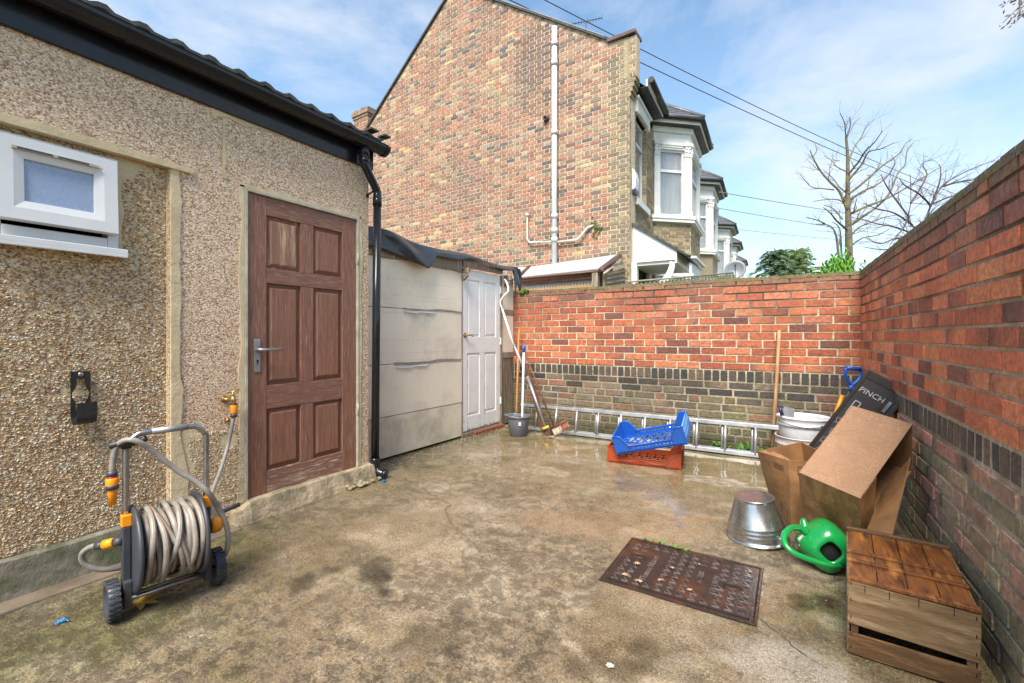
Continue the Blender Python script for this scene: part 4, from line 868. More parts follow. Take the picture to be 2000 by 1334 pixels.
# burglar alarm box on the front wall
al = thing('alarm_box', 'white alarm box with dark blue base on the front wall near the gable corner', 'alarm', TF @ Vector((.2, 0, 3.95)))
q = MB(TF); q.prism([(.02, 3.9), (.085, 3.93), (.10, 4.12), (.07, 4.28), (.02, 4.32)], .10, .34, axis='x'); q.v = q.v; q.build('case', m_upvc, al, bevel=.02)
q = MB(TF); q.prism([(.02, 3.84), (.07, 3.86), (.087, 3.93), (.02, 3.90)], .12, .32, axis='x'); q.build('base', M('dark blue', (.015, .02, .12), None, 4, (.3, .4)), al, bevel=.01)
def poly_prism(q, pts, z0, z1): q.prism(pts, z0, z1)
BP = [(0, 0), (.6, .7), (2.1, .7), (2.7, 0)]
def bpts(e): return [(-e*1.25, 0), (.6-e*.45, .7+e), (2.1+e*.45, .7+e), (2.7+e*1.25, 0)]
def bay(par, m0, detail=True, nohead=False):
    T = TF @ Matrix.Translation((m0, 0, 0)); segs = [((0, 0), (.6, .7)), ((.6, .7), (2.1, .7)), ((2.1, .7), (2.7, 0))]
    # brick apron between floors and below
    q = MB(); 
    for (a, b) in segs:
        A = Vector((*a, 0)); B = Vector((*b, 0)); d = (B-A).normalized(); nn_ = Vector((-d.y, d.x, 0)); Tl = FM(A, d, nn_); q.T = T @ Tl; Ls = (B-A).length
        random.seed(int(m0*10)+int(a[0]*10)+5)
        if detail: frontage(q, 0, Ls, 2.98, 3.74)
        else: q.box((0, -.05, 2.98), (Ls, 0, 3.74), (.33, .26, .17))
    q.build('bay_brickwork', m_brick, par, recalc=False)
    q = MB(T); q.prism(BP, .0, .8, (.33, .26, .17)); q.build('bay_plinth', m_brick, par)
    q = MB(T); q.prism(bpts(.09), 3.73, 3.80); q.prism(bpts(.11), 3.80, 3.87); q.build('bay_sill', m_stone, par)
    q = MB(T); q.prism(bpts(.07), 2.86, 2.93); q.prism(bpts(.13), 2.93, 2.98); q.prism(bpts(.02), 2.62, 2.86); q.build('bay_cornice', m_stone, par)
    q = MB(T); q.prism(bpts(.0), 5.56, 5.74); q.prism(bpts(.05), 5.74, 5.86); q.build('bay_frieze', m_stone, par)
    for zf0, zf1 in ((3.87, 5.56), (.8, 2.62)):
        for (a, b) in segs:
            A = Vector((*a, 0)); B = Vector((*b, 0)); d = (B-A).normalized(); nn_ = Vector((-d.y, d.x, 0)); Tl = T @ FM(A, d, nn_); Ls = (B-A).length
            wn_ = sash_window('bay_window', par, Tl, .15, Ls-.15, zf0+.02, zf1-.18, y=-.07, fw=.05, tz=.68)
            q = MB(Tl); q.box((.12, -.10, zf1-.18), (Ls-.12, .0, zf1)); q.box((.17, .0, zf1-.10), (Ls-.17, .035, zf1-.05)); q.box((.20, .0, zf1-.14), (Ls-.20, .02, zf1-.10))
            if True:
                n = 40; q2 = MB(Tl); vs = [(.16+(Ls-.32)*i/n, -.20+.02*math.sin(i*1.9), z_) for z_ in (zf0, zf1-.18) for i in range(n+1)]; q2.add(vs, [(i, i+1, n+2+i, n+1+i) for i in range(n)], None, True); q2.build('curtain', m_curtain, wn_)
            # pilasters with capitals and bases
            for x0 in (0.02, Ls-.15):
                w_ = .13; q.box((x0, -.08, zf0), (x0+w_, .015, zf1-.30)); q.box((x0-.01, -.08, zf0), (x0+w_+.01, .03, zf0+.16))
                q.box((x0-.008, -.08, zf1-.33), (x0+w_+.008, .03, zf1-.30)); q.box((x0-.02, -.08, zf1-.10), (x0+w_+.02, .055, zf1-.02))
                q.box((x0, -.08, zf1-.30), (x0+w_, .03, zf1-.10))
                for sx_ in (0, 1):
                    for zz_ in (.14, .22): q.lathe([(0, -.012), (.026, -.01), (.034, .0), (.026, .014), (0, .02)], 8, (x0+w_*(.2+.6*sx_), .03, zf1-zz_), (0, 1, 0))
            q.build('bay_pilaster', m_stone, par, bevel=.004 if detail else 0)
    q = MB(T); q.prism(bpts(.20), 5.86, 5.875); q.build('bay_soffit', m_blackm, par)
    q = MB(T); q.prism([*bpts(.22), *reversed(bpts(.19))], 5.87, 6.0); q.build('bay_fascia', m_stone, par)
    q = MB(T); q.tube([(p[0], p[1], 5.975) for p in bpts(.27)], .05, 10); q.build('bay_gutter', m_blackm, par)
    q = MB(T); e_ = bpts(.29); ap = [(1.0, -.45), (1.7, -.45)]; zt_, za_ = 6.02, 7.05
    V = [(p[0], p[1], zt_) for p in e_]+[(ap[0][0], ap[0][1], za_), (ap[1][0], ap[1][1], za_)]
    q.add(V, [(0, 1, 4), (1, 2, 5, 4), (2, 3, 5)])
    V2 = [Vector(v)-Vector((0, 0, .05)) for v in V]; q.add(V2, [(0, 1, 4), (1, 2, 5, 4), (2, 3, 5)]); q.tube([V[1], V[4]], .05, 6); q.tube([V[2], V[5]], .05, 6)
    # slate courses
    for k in range(1, 9):
        t = k/9; P0 = Vector(V[0]).lerp(Vector(V[4]), t); P1 = Vector(V[1]).lerp(Vector(V[4]), t); P2 = Vector(V[2]).lerp(Vector(V[5]), t); P3 = Vector(V[3]).lerp(Vector(V[5]), t)
        for a_, b_ in ((P0, P1), (P1, P2), (P2, P3)): q.tube([a_+Vector((0, 0, .006)), b_+Vector((0, 0, .006))], .007, 4)
    q.build('bay_roof', m_slate, par, recalc=False)
bay(gh, 2.0)
def eaves(par, m0, m1, skips):
    q = MB(TF); f = MB(TF); s = MB(TF); a = m0
    for (b0, b1) in skips+[(m1, m1)]:
        if b0 > a: q.tube([(a, .33, 5.975), (b0, .33, 5.975)], .058, 10); f.box((a, .24, 5.87), (b0, .265, 6.0)); s.box((a, -.05, 5.862), (b0, .26, 5.872))
        a = b1
    q.build('eaves_gutter', m_blackm, par); f.build('fascia_board', m_stone, par); s.build('soffit', m_blackm, par)
eaves(gh, .285, 5.6, [(1.72, 4.98)])
def main_roof(par, m0, m1):
    q = MB(TF); z0 = 5.98; 
    q.add([(m0, .36, z0), (m1, .36, z0), (m1, -4.3, 9.42), (m0, -4.3, 9.42), (m1, -9.2, 5.8), (m0, -9.2, 5.8)], [(0, 1, 2, 3), (3, 2, 4, 5)])
    q.build('main_roof', m_slate, par, recalc=False)
q = MB(); E0 = C0+Vector((0, 0, 0)); mk_ = lambda k, m, z, o=0: C0+uG*k+vS*m+nS*o+Vector((0, 0, z))
q.add([mk_(.42, .05, 6.72), mk_(0, 1.0, 5.98, .36), mk_(0, 5.6, 5.98, .36), mk_(4.3, 5.6, 9.45), mk_(4.3, .05, 9.45), mk_(9.25, 5.6, 5.62), mk_(9.25, .05, 5.62), mk_(.42, 1.0, 6.72)], [(0, 7, 4), (7, 1, 2, 3, 4), (4, 3, 5, 6)]); q.build('main_roof', m_slate, gh, recalc=False)
# door canopy of the first house
q = MB(TF); q.prism([(.02, 2.56), (.78, 2.56), (.78, 2.73), (.02, 3.26)], .16, .20, axis='x')
cp = q.build('canopy_cheek', m_wpaint, gh)
q = MB(TF)
for k in range(9):
    o_ = .05+k*.083; q.box((.1565, o_, 2.57), (.1605, o_+.004, 3.22-(o_)*.68))
q.build('cheek_groove', m_tape, cp)
q = MB(TF); q.prism([(.0, 3.27), (.98, 2.60), (.98, 2.64), (.0, 3.32)], .12, 1.66, axis='x'); q.build('canopy_roof', m_tile, gh)
q = MB(TF)
for k in range(9): q.tube([(.14, .05+k*.115, 3.26-k*.079), (.14, .13+k*.115, 3.225-k*.079)], .022, 6)
q.build('canopy_roof_edge', m_tile, gh)
q = MB(TF); q.box((.16, .78, 2.50), (1.62, .81, 2.72)); q.box((.2, .02, 2.50), (1.6, .78, 2.56)); q.build('canopy_fascia', m_wpaint, gh)
q = MB(TF); q.box((.13, -.02, 1.0), (.28, .10, 2.56)); q.box((1.4, -.02, 1.0), (1.5, .06, 2.5)); q.build('door_surround', m_wpaint, gh, bevel=.005)
q = MB(TF); n = 10
pp = [(.06+.66*math.sin(R(9*i)), 1.98+.55*(1-math.cos(R(9*i)))) for i in range(n+1)]
for (a, b), (c, d) in zip(pp, pp[1:]): q.hexa([(.18, a-.03, b+.04), (.24, a-.03, b+.04), (.24, a+.05, b-.04), (.18, a+.05, b-.04), (.18, c-.03, d+.04), (.24, c-.03, d+.04), (.24, c+.05, d-.04), (.18, c+.05, d-.04)])
q.build('canopy_bracket', m_wpaint, gh)
q = MB(TF); q.box((.28, -.09, 1.0), (1.4, -.05, 2.5)); q.build('front_door', m_dark, gh)
# soil pipe, wastes, vent on the gable
def gp(x, y):
    t = (x-1000)/F; k = (cs0-t*cd0)/(.8213+.5704*t); d = cd0+.5704*k; return Vector((k, 0, HC-(y-655)*d/F))
def gq(x, y, o): p = gp(x, y); return (p.x, o, p.z)
sp = thing('soil_pipe', 'tall grey vertical soil pipe fixed to the brick gable', 'pipe', TG @ Vector((1.53, .09, 2.5)))
a = gp(1087, 57); q = MB(TG); q.tube([(a.x, .085, a.z), (a.x, .085, 1.0)], .056, 16); q.build('pipe', m_pipe, sp)
for y in (90, 128, 262, 424, 452, 470): z = gp(1087, y).z; q = MB(TG); q.tube([(a.x, .085, z-.05), (a.x, .085, z+.05)], .066, 16); q.build('pipe_collar', m_pipe, sp)
wp = thing('waste_pipe', 'thin cream waste pipe joining the soil pipe from the left', 'pipe', TG @ Vector((2.1, .04, 3.0)), 'waste pipes on the gable')
q = MB(TG); q.tube([gq(1033, 421, 0), gq(1033, 421, .05), gq(1033, 430, .06), gq(1033, 468, .06), gq(1037, 475, .06), gq(1083, 473, .07)], .022, 8); q.build('pipe', m_pipec, wp)
q = MB(TG); q.lathe([(.035, 0), (.035, .09), (0, .09)], 10, gq(1033, 421, 0), (0, 1, 0)); q.build('elbow', m_pipec, wp)
wp = thing('waste_pipe', 'cream waste pipe rising to the right from the soil pipe, mossy at its end', 'pipe', TG @ Vector((1.0, .04, 3.0)), 'waste pipes on the gable')
q = MB(TG); q.tube([gq(1093, 474, .07), gq(1128, 470, .07), gq(1135, 466, .07), gq(1150, 446, .06), gq(1161, 440, .0)], .026, 8); q.build('pipe', m_pipec, wp)
q = MB(TG); rn = random.Random(1); c = gp(1163, 442)
for k in range(40): q.lathe([(0, -.02), (.022, 0), (0, .02)], 5, (c.x+rn.gauss(0, .05), rn.uniform(.0, .03), c.z-.04+rn.gauss(0, .08)))
q.build('moss_patch', m_moss, wp)
vn = MB(TG); c = gp(1068, 233); vn.lathe([(.07, 0), (.07, .02), (.055, .03), (.055, .08), (.03, .08), (.03, .03), (0, .03)], 14, (c.x, 0, c.z), (0, 1, 0)); tag(vn.build('wall_vent', M('dark purple plastic', (.08, .04, .06), None, 4, (.4, .6)), None, origin=TG @ c), 'small round dark vent on the gable left of the soil pipe', 'vent')
# television aerial
ae = thing('television_aerial', 'thin television aerial with many short rods above the gable verge', 'aerial', TF @ Vector((1.0, -1.6, 7.3)))
q = MB(); d_ = 10.2; q.tube([P(1145, 41, d_), P(1143, 100, d_+.1)], .011, 6); q.build('mast', m_cable, ae)
q = MB(); a, b = P(1113, 48, d_), P(1176, 35, d_-.3); q.tube([a, b], .009, 6); n = 12
for k in range(n): c = a.lerp(b, k/(n-1)); q.tube([c+Vector((0, 0, -.05-.02*(k < 3))), c+Vector((0, 0, .05+.04*(k == n-1)))], .005, 4)
q.build('boom', m_cable, ae)
# further houses of the terrace, mirrored in pairs
lab = ['second house of the terrace, white bay next beyond the gable house', 'third house of the terrace, smaller white bay with slate hipped roof beyond', 'fourth house of the terrace, tiny bay beside the third', 'fifth and farthest house of the terrace, by the satellite dish']
for i, (m0, m1, b0) in enumerate(((5.6, 11.1, 6.55), (11.1, 16.7, 13.1), (16.7, 22.2, 17.6), (22.2, 27.8, 24.2))):
    h = thing('terraced_house', lab[i], 'house', TF @ Vector((m0+2.7, -2, 0)), 'terraced houses along the street')
    q = MB(TF); q.box((m0+.002, -9, 0), (m1-.002, 0, 5.86), (.30, .24, .15)); q.build('wall', m_brick, h)
    bay(h, b0, False); eaves(h, m0, m1, [(b0-.28, b0+2.98)]); main_roof(h, m0, m1)
    q = MB(TF); q.box((m0-.06, -4.9, 8.9), (m0+.5, -3.7, 10.2), (.3, .2, .14)); q.build('chimney', m_brick, h)
# chimney behind, left
ck = thing('chimney_stack', 'short corbelled brick chimney stack showing between the black gutter and the gable', 'chimney', W(-4.7, 14.2, 0))
random.seed(12); base = W(-4.72, 14.2, 0); q = MB(FM(base, uG*-1, nG))
q.box((-.34, -.9, 2), (.34, .0, 8.05), (.45, .3, .2))
for k in range(64):
    z = 2.9+k*CH; T0 = q.T
    q.T = FM(base, uG*-1, nG); run(q, -.34, .34, z, CH, [.243, .121], lambda u, zz: (cj(random.choice(GCOL+YC), .15), None), off=.1*(k % 2), depth=.006)
    q.T = T0 @ Matrix.Translation((.34, 0, 0)) @ Matrix.Rotation(R(-90), 4, 'Z') @ Matrix.Diagonal((1, -1, 1, 1)) if False else FM(base+uG*-.34, nG*-1, uG*-1); run(q, 0, .9, z, CH, [.243, .121], lambda u, zz: (cj(random.choice(GCOL+YC), .15), None), off=.1*(k % 2), depth=.006)
    q.T = T0
q.build('stack', m_brick, ck, recalc=False)
q = MB(FM(base, uG*-1, nG)); rn = random.Random(4)
for (z, o_) in ((7.98, .03), (8.06, .06), (8.14, .05)):
    n = 5
    for k in range(n): q.box((-.34-o_+(.68+2*o_)*k/n+.004, -.9-o_, z), (-.34-o_+(.68+2*o_)*(k+1)/n-.004, o_, z+.075+rn.uniform(-.01, .01)*(o_ == .05)), cj((.30, .19, .13), .2, rn))
for k in range(5): q.box((-.35+k*.15, -.5, 8.215), (-.26+k*.15, -.02, 8.27+rn.uniform(0, .05)), cj((.25, .17, .12), .2, rn))
q.build('corbelled_cap', m_brick, ck, bevel=.005)
# ---------------------------------------------------------------- neighbour's lean-to behind the back wall
lt = thing('lean_to', 'neighbour\'s lean-to with pale sheet roof against the gable foot, over the wall', 'shed', TG @ Vector((1.8, .8, 0)))
def lp(x, y, d): return P(x, y, d)
A = lp(1205, 499, 8.5); B = lp(1036, 523, 9.55); Cc = lp(1016, 543, 8.45); D = lp(1168, 526.5, 7.45)
q = MB(); q.slab([D, A, B, Cc], .02); q.build('roof_sheet', m_roofsheet, lt)
q = MB(); A2 = lp(1010, 524, 9.8); B2 = lp(1036, 523, 9.55); q.slab([lp(1008, 534, 9.2), lp(1012, 541, 8.6), B2, A2], .02); q.build('roof_sheet', m_roofsheet, lt, label='second roof sheet at the far left')
q = MB(); q.tube([lp(1172, 529, 7.4), lp(1212, 499, 8.45)], .035, 4); q.tube([lp(1012, 540, 8.3), lp(1034, 520, 9.5)], .03, 4); q.build('barge_board', M('brown barge', (.10, .045, .035), (.07, .03, .025), 6, (.4, .6)), lt)
q = MB(); q.hexa([lp(1178, 532, 7.38), lp(1214, 504, 8.4), lp(1214, 510, 8.4), lp(1180, 535, 7.38), lp(1178, 532, 7.34), lp(1214, 504, 8.36), lp(1214, 510, 8.36), lp(1180, 535, 7.34)]); q.build('barge_trim', m_pipec, lt)
q = MB(); q.tube([lp(1018, 545, 8.4), lp(1180, 528.5, 7.38)], .02, 6); q.build('gutter', M('brown gutter', (.12, .06, .045), None, 6, (.3, .5)), lt)
q = MB(); q.hexa([lp(1020, 546, 8.45), lp(1160, 532, 7.55), lp(1160, 544, 7.55), lp(1020, 556, 8.45), lp(1020, 546, 8.6), lp(1160, 532, 7.7), lp(1160, 544, 7.7), lp(1020, 556, 8.6)]); q.build('header_beam', m_brown, lt)
q = MB(); 
a, b = lp(1022, 557, 8.5), lp(1160, 544.5, 7.62); q.hexa([a, b, b+Vector((0, 0, -.06)), a+Vector((0, 0, -.06)), a+nG*-.05, b+nG*-.05, b+nG*-.05+Vector((0, 0, -.06)), a+nG*-.05+Vector((0, 0, -.06))]); q.build('sill_rail', m_roofsheet, lt)
q = MB(); a = a+Vector((0, 0, -.06)); b = b+Vector((0, 0, -.06)); n = 60
vs = []
for i in range(n*4+1):
    p = a.lerp(b, i/(n*4))+nG*(.012*math.sin(i*math.pi/5)); vs += [p, p-Vector((0, 0, 1.4))]
q.add(vs, [(2*i, 2*i+2, 2*i+3, 2*i+1) for i in range(n*4)]); q.build('corrugated_sheet', M('cream corrugated', (.55, .36, .2), (.5, .32, .17), 5, (.4, .6)), lt)
q = MB(); c = lp(1164, 532, 7.5); q.box((c.x-.05, c.y-.05, .6), (c.x+.05, c.y+.05, c.z-.01)); c = lp(1180, 533, 7.5); q.box((c.x-.02, c.y-.02, .6), (c.x+.02, c.y+.02, c.z)); q.build('post', m_timber, lt)
q = MB()
for k in range(6):
    y0 = 512+k*8.5; xl = 1184+(0 if k > 1 else (1-k)*13); a = lp(xl, y0+4, 7.6); b = lp(1218, y0, 8.4); a.z = min(a.z, b.z) if False else a.z
    q.hexa([a, b, b+Vector((0, 0, -.1)), a+Vector((0, 0, -.11)), a+nG*-.02+uG*.02, b+nG*-.02+uG*.02, b+Vector((0, 0, -.1))+nS*.03, a+Vector((0, 0, -.11))+nS*.03])
q.build('weatherboard', m_timber, lt)
# picket fence top beyond the wall
pf = thing('picket_fence', 'low weathered timber fence behind the back wall below the bay windows', 'fence', W(2.3, 7.4, 0))
a, b = P(1225, 551, 6.9), P(1432, 533, 8.9); q = MB(); q.tube([a, b], .022, 4); q.build('rail', m_fence, pf)
for k in range(30):
    c = a.lerp(b, k/29)-Vector((0, 0, .025)); q = MB(FM(c, (b-a), Vector(((b-a).y, -(b-a).x, 0)))); q.box((-.03, -.01, -1.4), (.03, .01, -.0)); q.build('picket', m_fence, pf)
# satellite dish
dsh = thing('satellite_dish', 'grey satellite dish seen over the back wall in front of the far houses', 'dish', P(1438, 560, 9.5))
c = P(1436, 528, 9.5); ax = (Vector((0, 0, 1.9))-c*.15+Vector((0, 0, .5))).normalized(); ax = Vector((-c.x, -c.y, 2.0)).normalized()
q = MB(); q.lathe([(0, 0), (.1, .012), (.16, .03), (.21, .05), (.212, .042), (.16, .018), (.0, -.012)], 24, c, ax, sy=.95); q.build('reflector', M('dish grey', (.16, .18, .20), None, 6, (.35, .5)), dsh)
q = MB(); q.tube([c-ax*.01, c-ax*.12, c-ax*.14-Vector((0, 0, 1.6))], .02, 8); q.tube([c+Vector((0, 0, -.22)), c+ax*.32], .008, 6); q.lathe([(.02, 0), (.02, .07)], 8, c+ax*.3, ax); q.build('bracket', m_cable, dsh)
# ---------------------------------------------------------------- overhead cables
def cable(pa, pb, sag, r, label, mat):
    q = MB(); n = 24; pts = [pa.lerp(pb, i/n)-Vector((0, 0, sag*4*(i/n)*(1-i/n))) for i in range(n+1)]; q.tube(pts, r, 5); tag(q.build('overhead_cable', mat, None, origin=pa), label, 'cable', 'overhead cables')
cable(P(760, -160, 9.0), P(1880, 384, 24), .35, .012, 'upper of the two dark cables slanting down over the gable corner', m_cable)
cable(P(790, -100, 8.7), P(1880, 396, 24), .25, .012, 'lower of the two dark cables slanting down over the gable corner', m_cable)
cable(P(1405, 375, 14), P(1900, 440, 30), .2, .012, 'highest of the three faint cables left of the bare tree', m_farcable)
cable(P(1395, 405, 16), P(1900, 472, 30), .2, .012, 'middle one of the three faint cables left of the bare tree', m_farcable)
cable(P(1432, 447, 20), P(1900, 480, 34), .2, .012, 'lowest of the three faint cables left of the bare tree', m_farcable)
# ---------------------------------------------------------------- trees and plants behind the wall
def zt2(pts): return [(1440+x/3.51, 180+y/3.51) for x, y in pts]
def twigs(q, p, d, r, L, lev, rn, up=.25, kink=.4):
    if lev < 0 or r < .0012: return
    n = 4; pts = [p]; rs = [r]; dd = d.normalized()
    for i in range(n):
        dd = (dd+Vector((rn.gauss(0, kink), rn.gauss(0, kink), rn.gauss(0, kink)+up))*.35).normalized(); p = p+dd*L/n; pts.append(p); rs.append(r*(1-.65*(i+1)/n))
        if rn.random() < .75: twigs(q, p, (dd+Vector((rn.gauss(0, .7), rn.gauss(0, .7), rn.gauss(0, .5)))), rs[-1]*.7, L*rn.uniform(.35, .65), lev-1, rn, up, kink)
    q.tube(pts, rs, 4 if r < .012 else 6, cap=False)
def limb(q, px, d0, dspread, r0, r1, rn, twl=.5, tw=1, lev=1, every=1, up=.25):
    n = len(px); pts = []; dz = rn.uniform(-dspread, dspread)
    for i, (x, y) in enumerate(px): pts.append(P(x, y, d0+dz*i/(n-1)+rn.uniform(-.05, .05)))
    rs = [r0+(r1-r0)*i/(n-1) for i in range(n)]
    q.tube(pts, rs, 7, sub=3, cap=False)
    for i in range(1, n):
        for _ in range(tw):
            if rn.random() < .8: dd = (pts[i]-pts[i-1]).normalized(); t = rn.random(); twigs(q, pts[i-1].lerp(pts[i], t), dd+Vector((rn.gauss(0, .7), rn.gauss(0, .7), rn.gauss(0, .5))), max(.004, rs[i]*.45), twl*rn.uniform(.5, 1.2), lev, rn, up)
D1 = 14.0
tr = thing('bare_tree', 'tall leafless pollarded tree with upswept branches behind the corner of the walls', 'tree', W(W and (1655-1000)/F*D1, D1, 0)); rn = random.Random(21)
q = MB(); tk = zt2([(765, 1350), (765, 1100), (762, 900), (758, 780), (757, 640), (757, 450), (748, 330), (745, 300)]); pts = [P(x, y, D1) for x, y in tk]; pts[0].z = 0
q.tube(pts, [.15, .105, .085, .07, .058, .045, .034, .026], 10, sub=3); q.build('trunk', m_bark, tr)
q = MB()
for px, r0 in (([(745, 300), (740, 260), (735, 210), (705, 145)], .022), ([(748, 310), (775, 230), (770, 170)], .018), ([(750, 320), (800, 220), (845, 170)], .018),
    ([(760, 700), (840, 640), (930, 560), (1000, 500), (1060, 460), (1120, 410), (1155, 350), (1200, 320)], .05), ([(765, 920), (850, 860), (950, 790), (1040, 700), (1100, 560), (1150, 495), (1165, 400), (1210, 345)], .055),
    ([(765, 840), (870, 790), (1000, 740), (1100, 690), (1250, 600), (1380, 520)], .055), ([(762, 560), (830, 480), (880, 400), (940, 345), (995, 265)], .04), ([(765, 600), (850, 500), (900, 410), (980, 390), (1080, 345)], .04),
    ([(768, 790), (800, 720), (880, 680), (905, 600)], .04), ([(762, 480), (800, 380), (850, 310), (880, 240), (908, 205)], .035), ([(768, 740), (860, 680), (980, 620), (1080, 500), (1055, 430)], .04),
    ([(752, 800), (700, 680), (640, 620), (570, 540), (530, 470), (510, 430), (500, 395)], .055), ([(520, 440), (545, 400), (530, 345)], .018), ([(748, 690), (700, 650), (655, 590), (600, 540)], .03), ([(665, 670), (580, 660), (510, 650), (460, 600), (430, 560)], .025),
    ([(748, 780), (700, 740), (620, 735), (515, 750)], .03), ([(750, 545), (680, 510), (650, 470), (595, 435)], .025), ([(700, 470), (660, 465), (655, 425)], .015), ([(750, 940), (680, 880), (640, 830), (590, 790)], .045), ([(720, 870), (660, 800), (595, 775)], .03),
    ([(700, 1300), (690, 1080), (670, 960), (620, 910), (510, 905)], .06), ([(600, 900), (540, 875), (470, 858)], .03), ([(720, 1300), (712, 1060), (700, 930), (650, 890)], .05), ([(765, 1000), (830, 930), (900, 900), (1000, 860), (1100, 840)], .035), ([(768, 1060), (860, 1000), (960, 980), (1040, 940)], .03)):
    limb(q, zt2(px), D1, 1.3, r0*.78, .009, rn, twl=.6, tw=2, lev=1)
q.build('branch', m_bark, tr)
D2 = 10.5
t2 = thing('bare_tree', 'twiggy leafless purple-brown tree overhanging behind the right wall', 'tree', W((1850-1000)/F*D2, D2, 0)); rn = random.Random(5)
q = MB(); base2 = P(1865, 640, D2); base2.z = 0; q.tube([base2, P(1850, 560, D2), P(1838, 500, D2), P(1815, 440, D2)], [.08, .06, .05, .035], 7, sub=2); q.build('trunk', m_twig, t2)
q = MB()
for px in ([(1350, 1100), (1260, 1000), (1200, 910), (1170, 860), (1190, 750), (1185, 560)], [(1250, 1000), (1300, 860), (1330, 770), (1400, 650), (1480, 590), (1600, 530), (1700, 490), (1765, 468)], [(1290, 870), (1380, 640), (1395, 540), (1385, 495)], [(1400, 650), (1500, 620), (1620, 600), (1700, 585)],
    [(1200, 910), (1080, 830), (960, 800), (860, 760)], [(1180, 860), (1060, 700), (1000, 600), (990, 560)], [(1190, 760), (1260, 650), (1300, 560), (1270, 490), (1330, 465)], [(1260, 1000), (1100, 930), (950, 900), (850, 870), (780, 860)], [(1250, 1020), (1100, 1000), (980, 1040), (880, 1000)], [(1330, 780), (1250, 700), (1150, 640), (1110, 590)],
    [(1300, 1060), (1150, 1060), (1000, 1080), (860, 1060)], [(1330, 770), (1450, 720), (1530, 700)], [(1170, 860), (1140, 930), (1080, 1000), (1040, 1060)]):
    limb(q, zt2(px), D2, 1.2, .022, .006, rn, twl=.55, tw=4, lev=2, up=.05)
q.build('branch', m_twig, t2)
# fine yellowish shrub, far
t3 = thing('bare_shrub', 'small hazy leafless shrub with a few yellow leaves between conifer and tree', 'shrub', W((1565-1000)/F*13, 13, 0)); rn = random.Random(15)
q = MB()
for k in range(9):
    b = P(1565+rn.uniform(-6, 6), 600, 13); twigs(q, Vector((b.x, b.y, 1.2)), Vector((rn.gauss(0, .3), rn.gauss(0, .3), 1)), .022, rn.uniform(1.2, 1.9), 3, rn, .5, .35)
q.build('twig', m_twig, t3)
q = MB()
for k in range(90):
    c = P(1565+rn.gauss(0, 24), rn.uniform(480, 540), 12.9+rn.uniform(-.3, .3)); s_ = .035; n1 = Vector((rn.gauss(0, 1), rn.gauss(0, 1), rn.gauss(0, 1))).normalized(); n2 = n1.orthogonal().normalized(); q.add([c-n1*s_, c+n2*s_*.5, c+n1*s_, c-n2*s_*.5], [(0, 1, 2, 3)])
q.build('leaf', m_dryleaf, t3)
# conifer
cf = thing('conifer', 'small dark green conifer with drooping sprays behind the back wall', 'conifer', W((1517-1000)/F*8.2, 8.2, 0)); rn = random.Random(33); bc = P(1513, 655, 8.2); bc.z = 0
q = MB(); q.tube([bc, Vector((bc.x, bc.y, 2.78))], [.05, .008], 8); q.build('trunk', m_bark, cf)
q = MB(); 
for k in range(95):
    z = 1.5+1.22*k/95; L = (2.78-z)*.72*rn.uniform(.6, 1.15)+.14; a_ = k*2.399; d = Vector((math.cos(a_), math.sin(a_), .35)); p = Vector((bc.x, bc.y, z)); pts = [p]
    for i in range(7): d = (d+Vector((0, 0, -.13))).normalized(); p = p+d*L/7; pts.append(p)
    for (p0, p1) in zip(pts, pts[1:]):
        dd = (p1-p0).normalized(); sd2 = dd.cross(Vector((0, 0, 1))).normalized()
        for j in range(8):
            if rn.random() < .45: continue
            c = p0.lerp(p1, j/8)+Vector((rn.gauss(0, .012), rn.gauss(0, .012), rn.gauss(0, .012)))
            for s_ in (-1, 1):
                ln = .085*rn.uniform(.5, 1.2); tip = c+(dd*.7+sd2*s_*.8+Vector((0, 0, rn.uniform(-.35, .1)))).normalized()*ln; wv = Vector((0, 0, .007)); cc = cj((1, 1, 1), .45, rn)
                q.add([c-wv, c+wv, tip+wv*.3, tip-wv*.3], [(0, 1, 2, 3)], cc); q.add([c-dd*.011, c+dd*.011, tip], [(0, 1, 2)], cc)
q.build('foliage', m_conif, cf, recalc=False)
cf2 = thing('conifer', 'taller yellow green conifer right of the drooping one behind the back wall', 'conifer', W((1556-1000)/F*8.6, 8.6, 0)); bc = P(1556, 655, 8.6); bc.z = 0
q = MB(); q.tube([bc, Vector((bc.x, bc.y, 2.85))], [.05, .008], 8); q.build('trunk', m_bark, cf2)
q = MB()
for k in range(90):
    z = 1.5+1.3*k/90; L = (2.9-z)*.5*rn.uniform(.6, 1.25)+.14; a_ = k*2.399; d = Vector((math.cos(a_), math.sin(a_), .5)); p = Vector((bc.x, bc.y, z)); pts = [p]
    for i in range(7): d = (d+Vector((0, 0, -.1))).normalized(); p = p+d*L/7; pts.append(p)
    for (p0, p1) in zip(pts, pts[1:]):
        dd = (p1-p0).normalized(); sd2 = dd.cross(Vector((0, 0, 1))).normalized()
        for j in range(8):
            if rn.random() < .5: continue
            c = p0.lerp(p1, j/8)+Vector((rn.gauss(0, .015), rn.gauss(0, .015), rn.gauss(0, .02)))
            for s_ in (-1, 1):
                ln = .08*rn.uniform(.5, 1.2); tip = c+(dd*.7+sd2*s_*.8+Vector((0, 0, rn.uniform(-.35, .2)))).normalized()*ln; wv = Vector((0, 0, .012)); cc = mixc(cj((1, 1, 1), .35, rn), (3, 2.2, .9), .3*rn.random())
                q.add([c-wv, c+wv, tip+wv*.3, tip-wv*.3], [(0, 1, 2, 3)], cc)
q.build('foliage', m_conif, cf2, recalc=False)
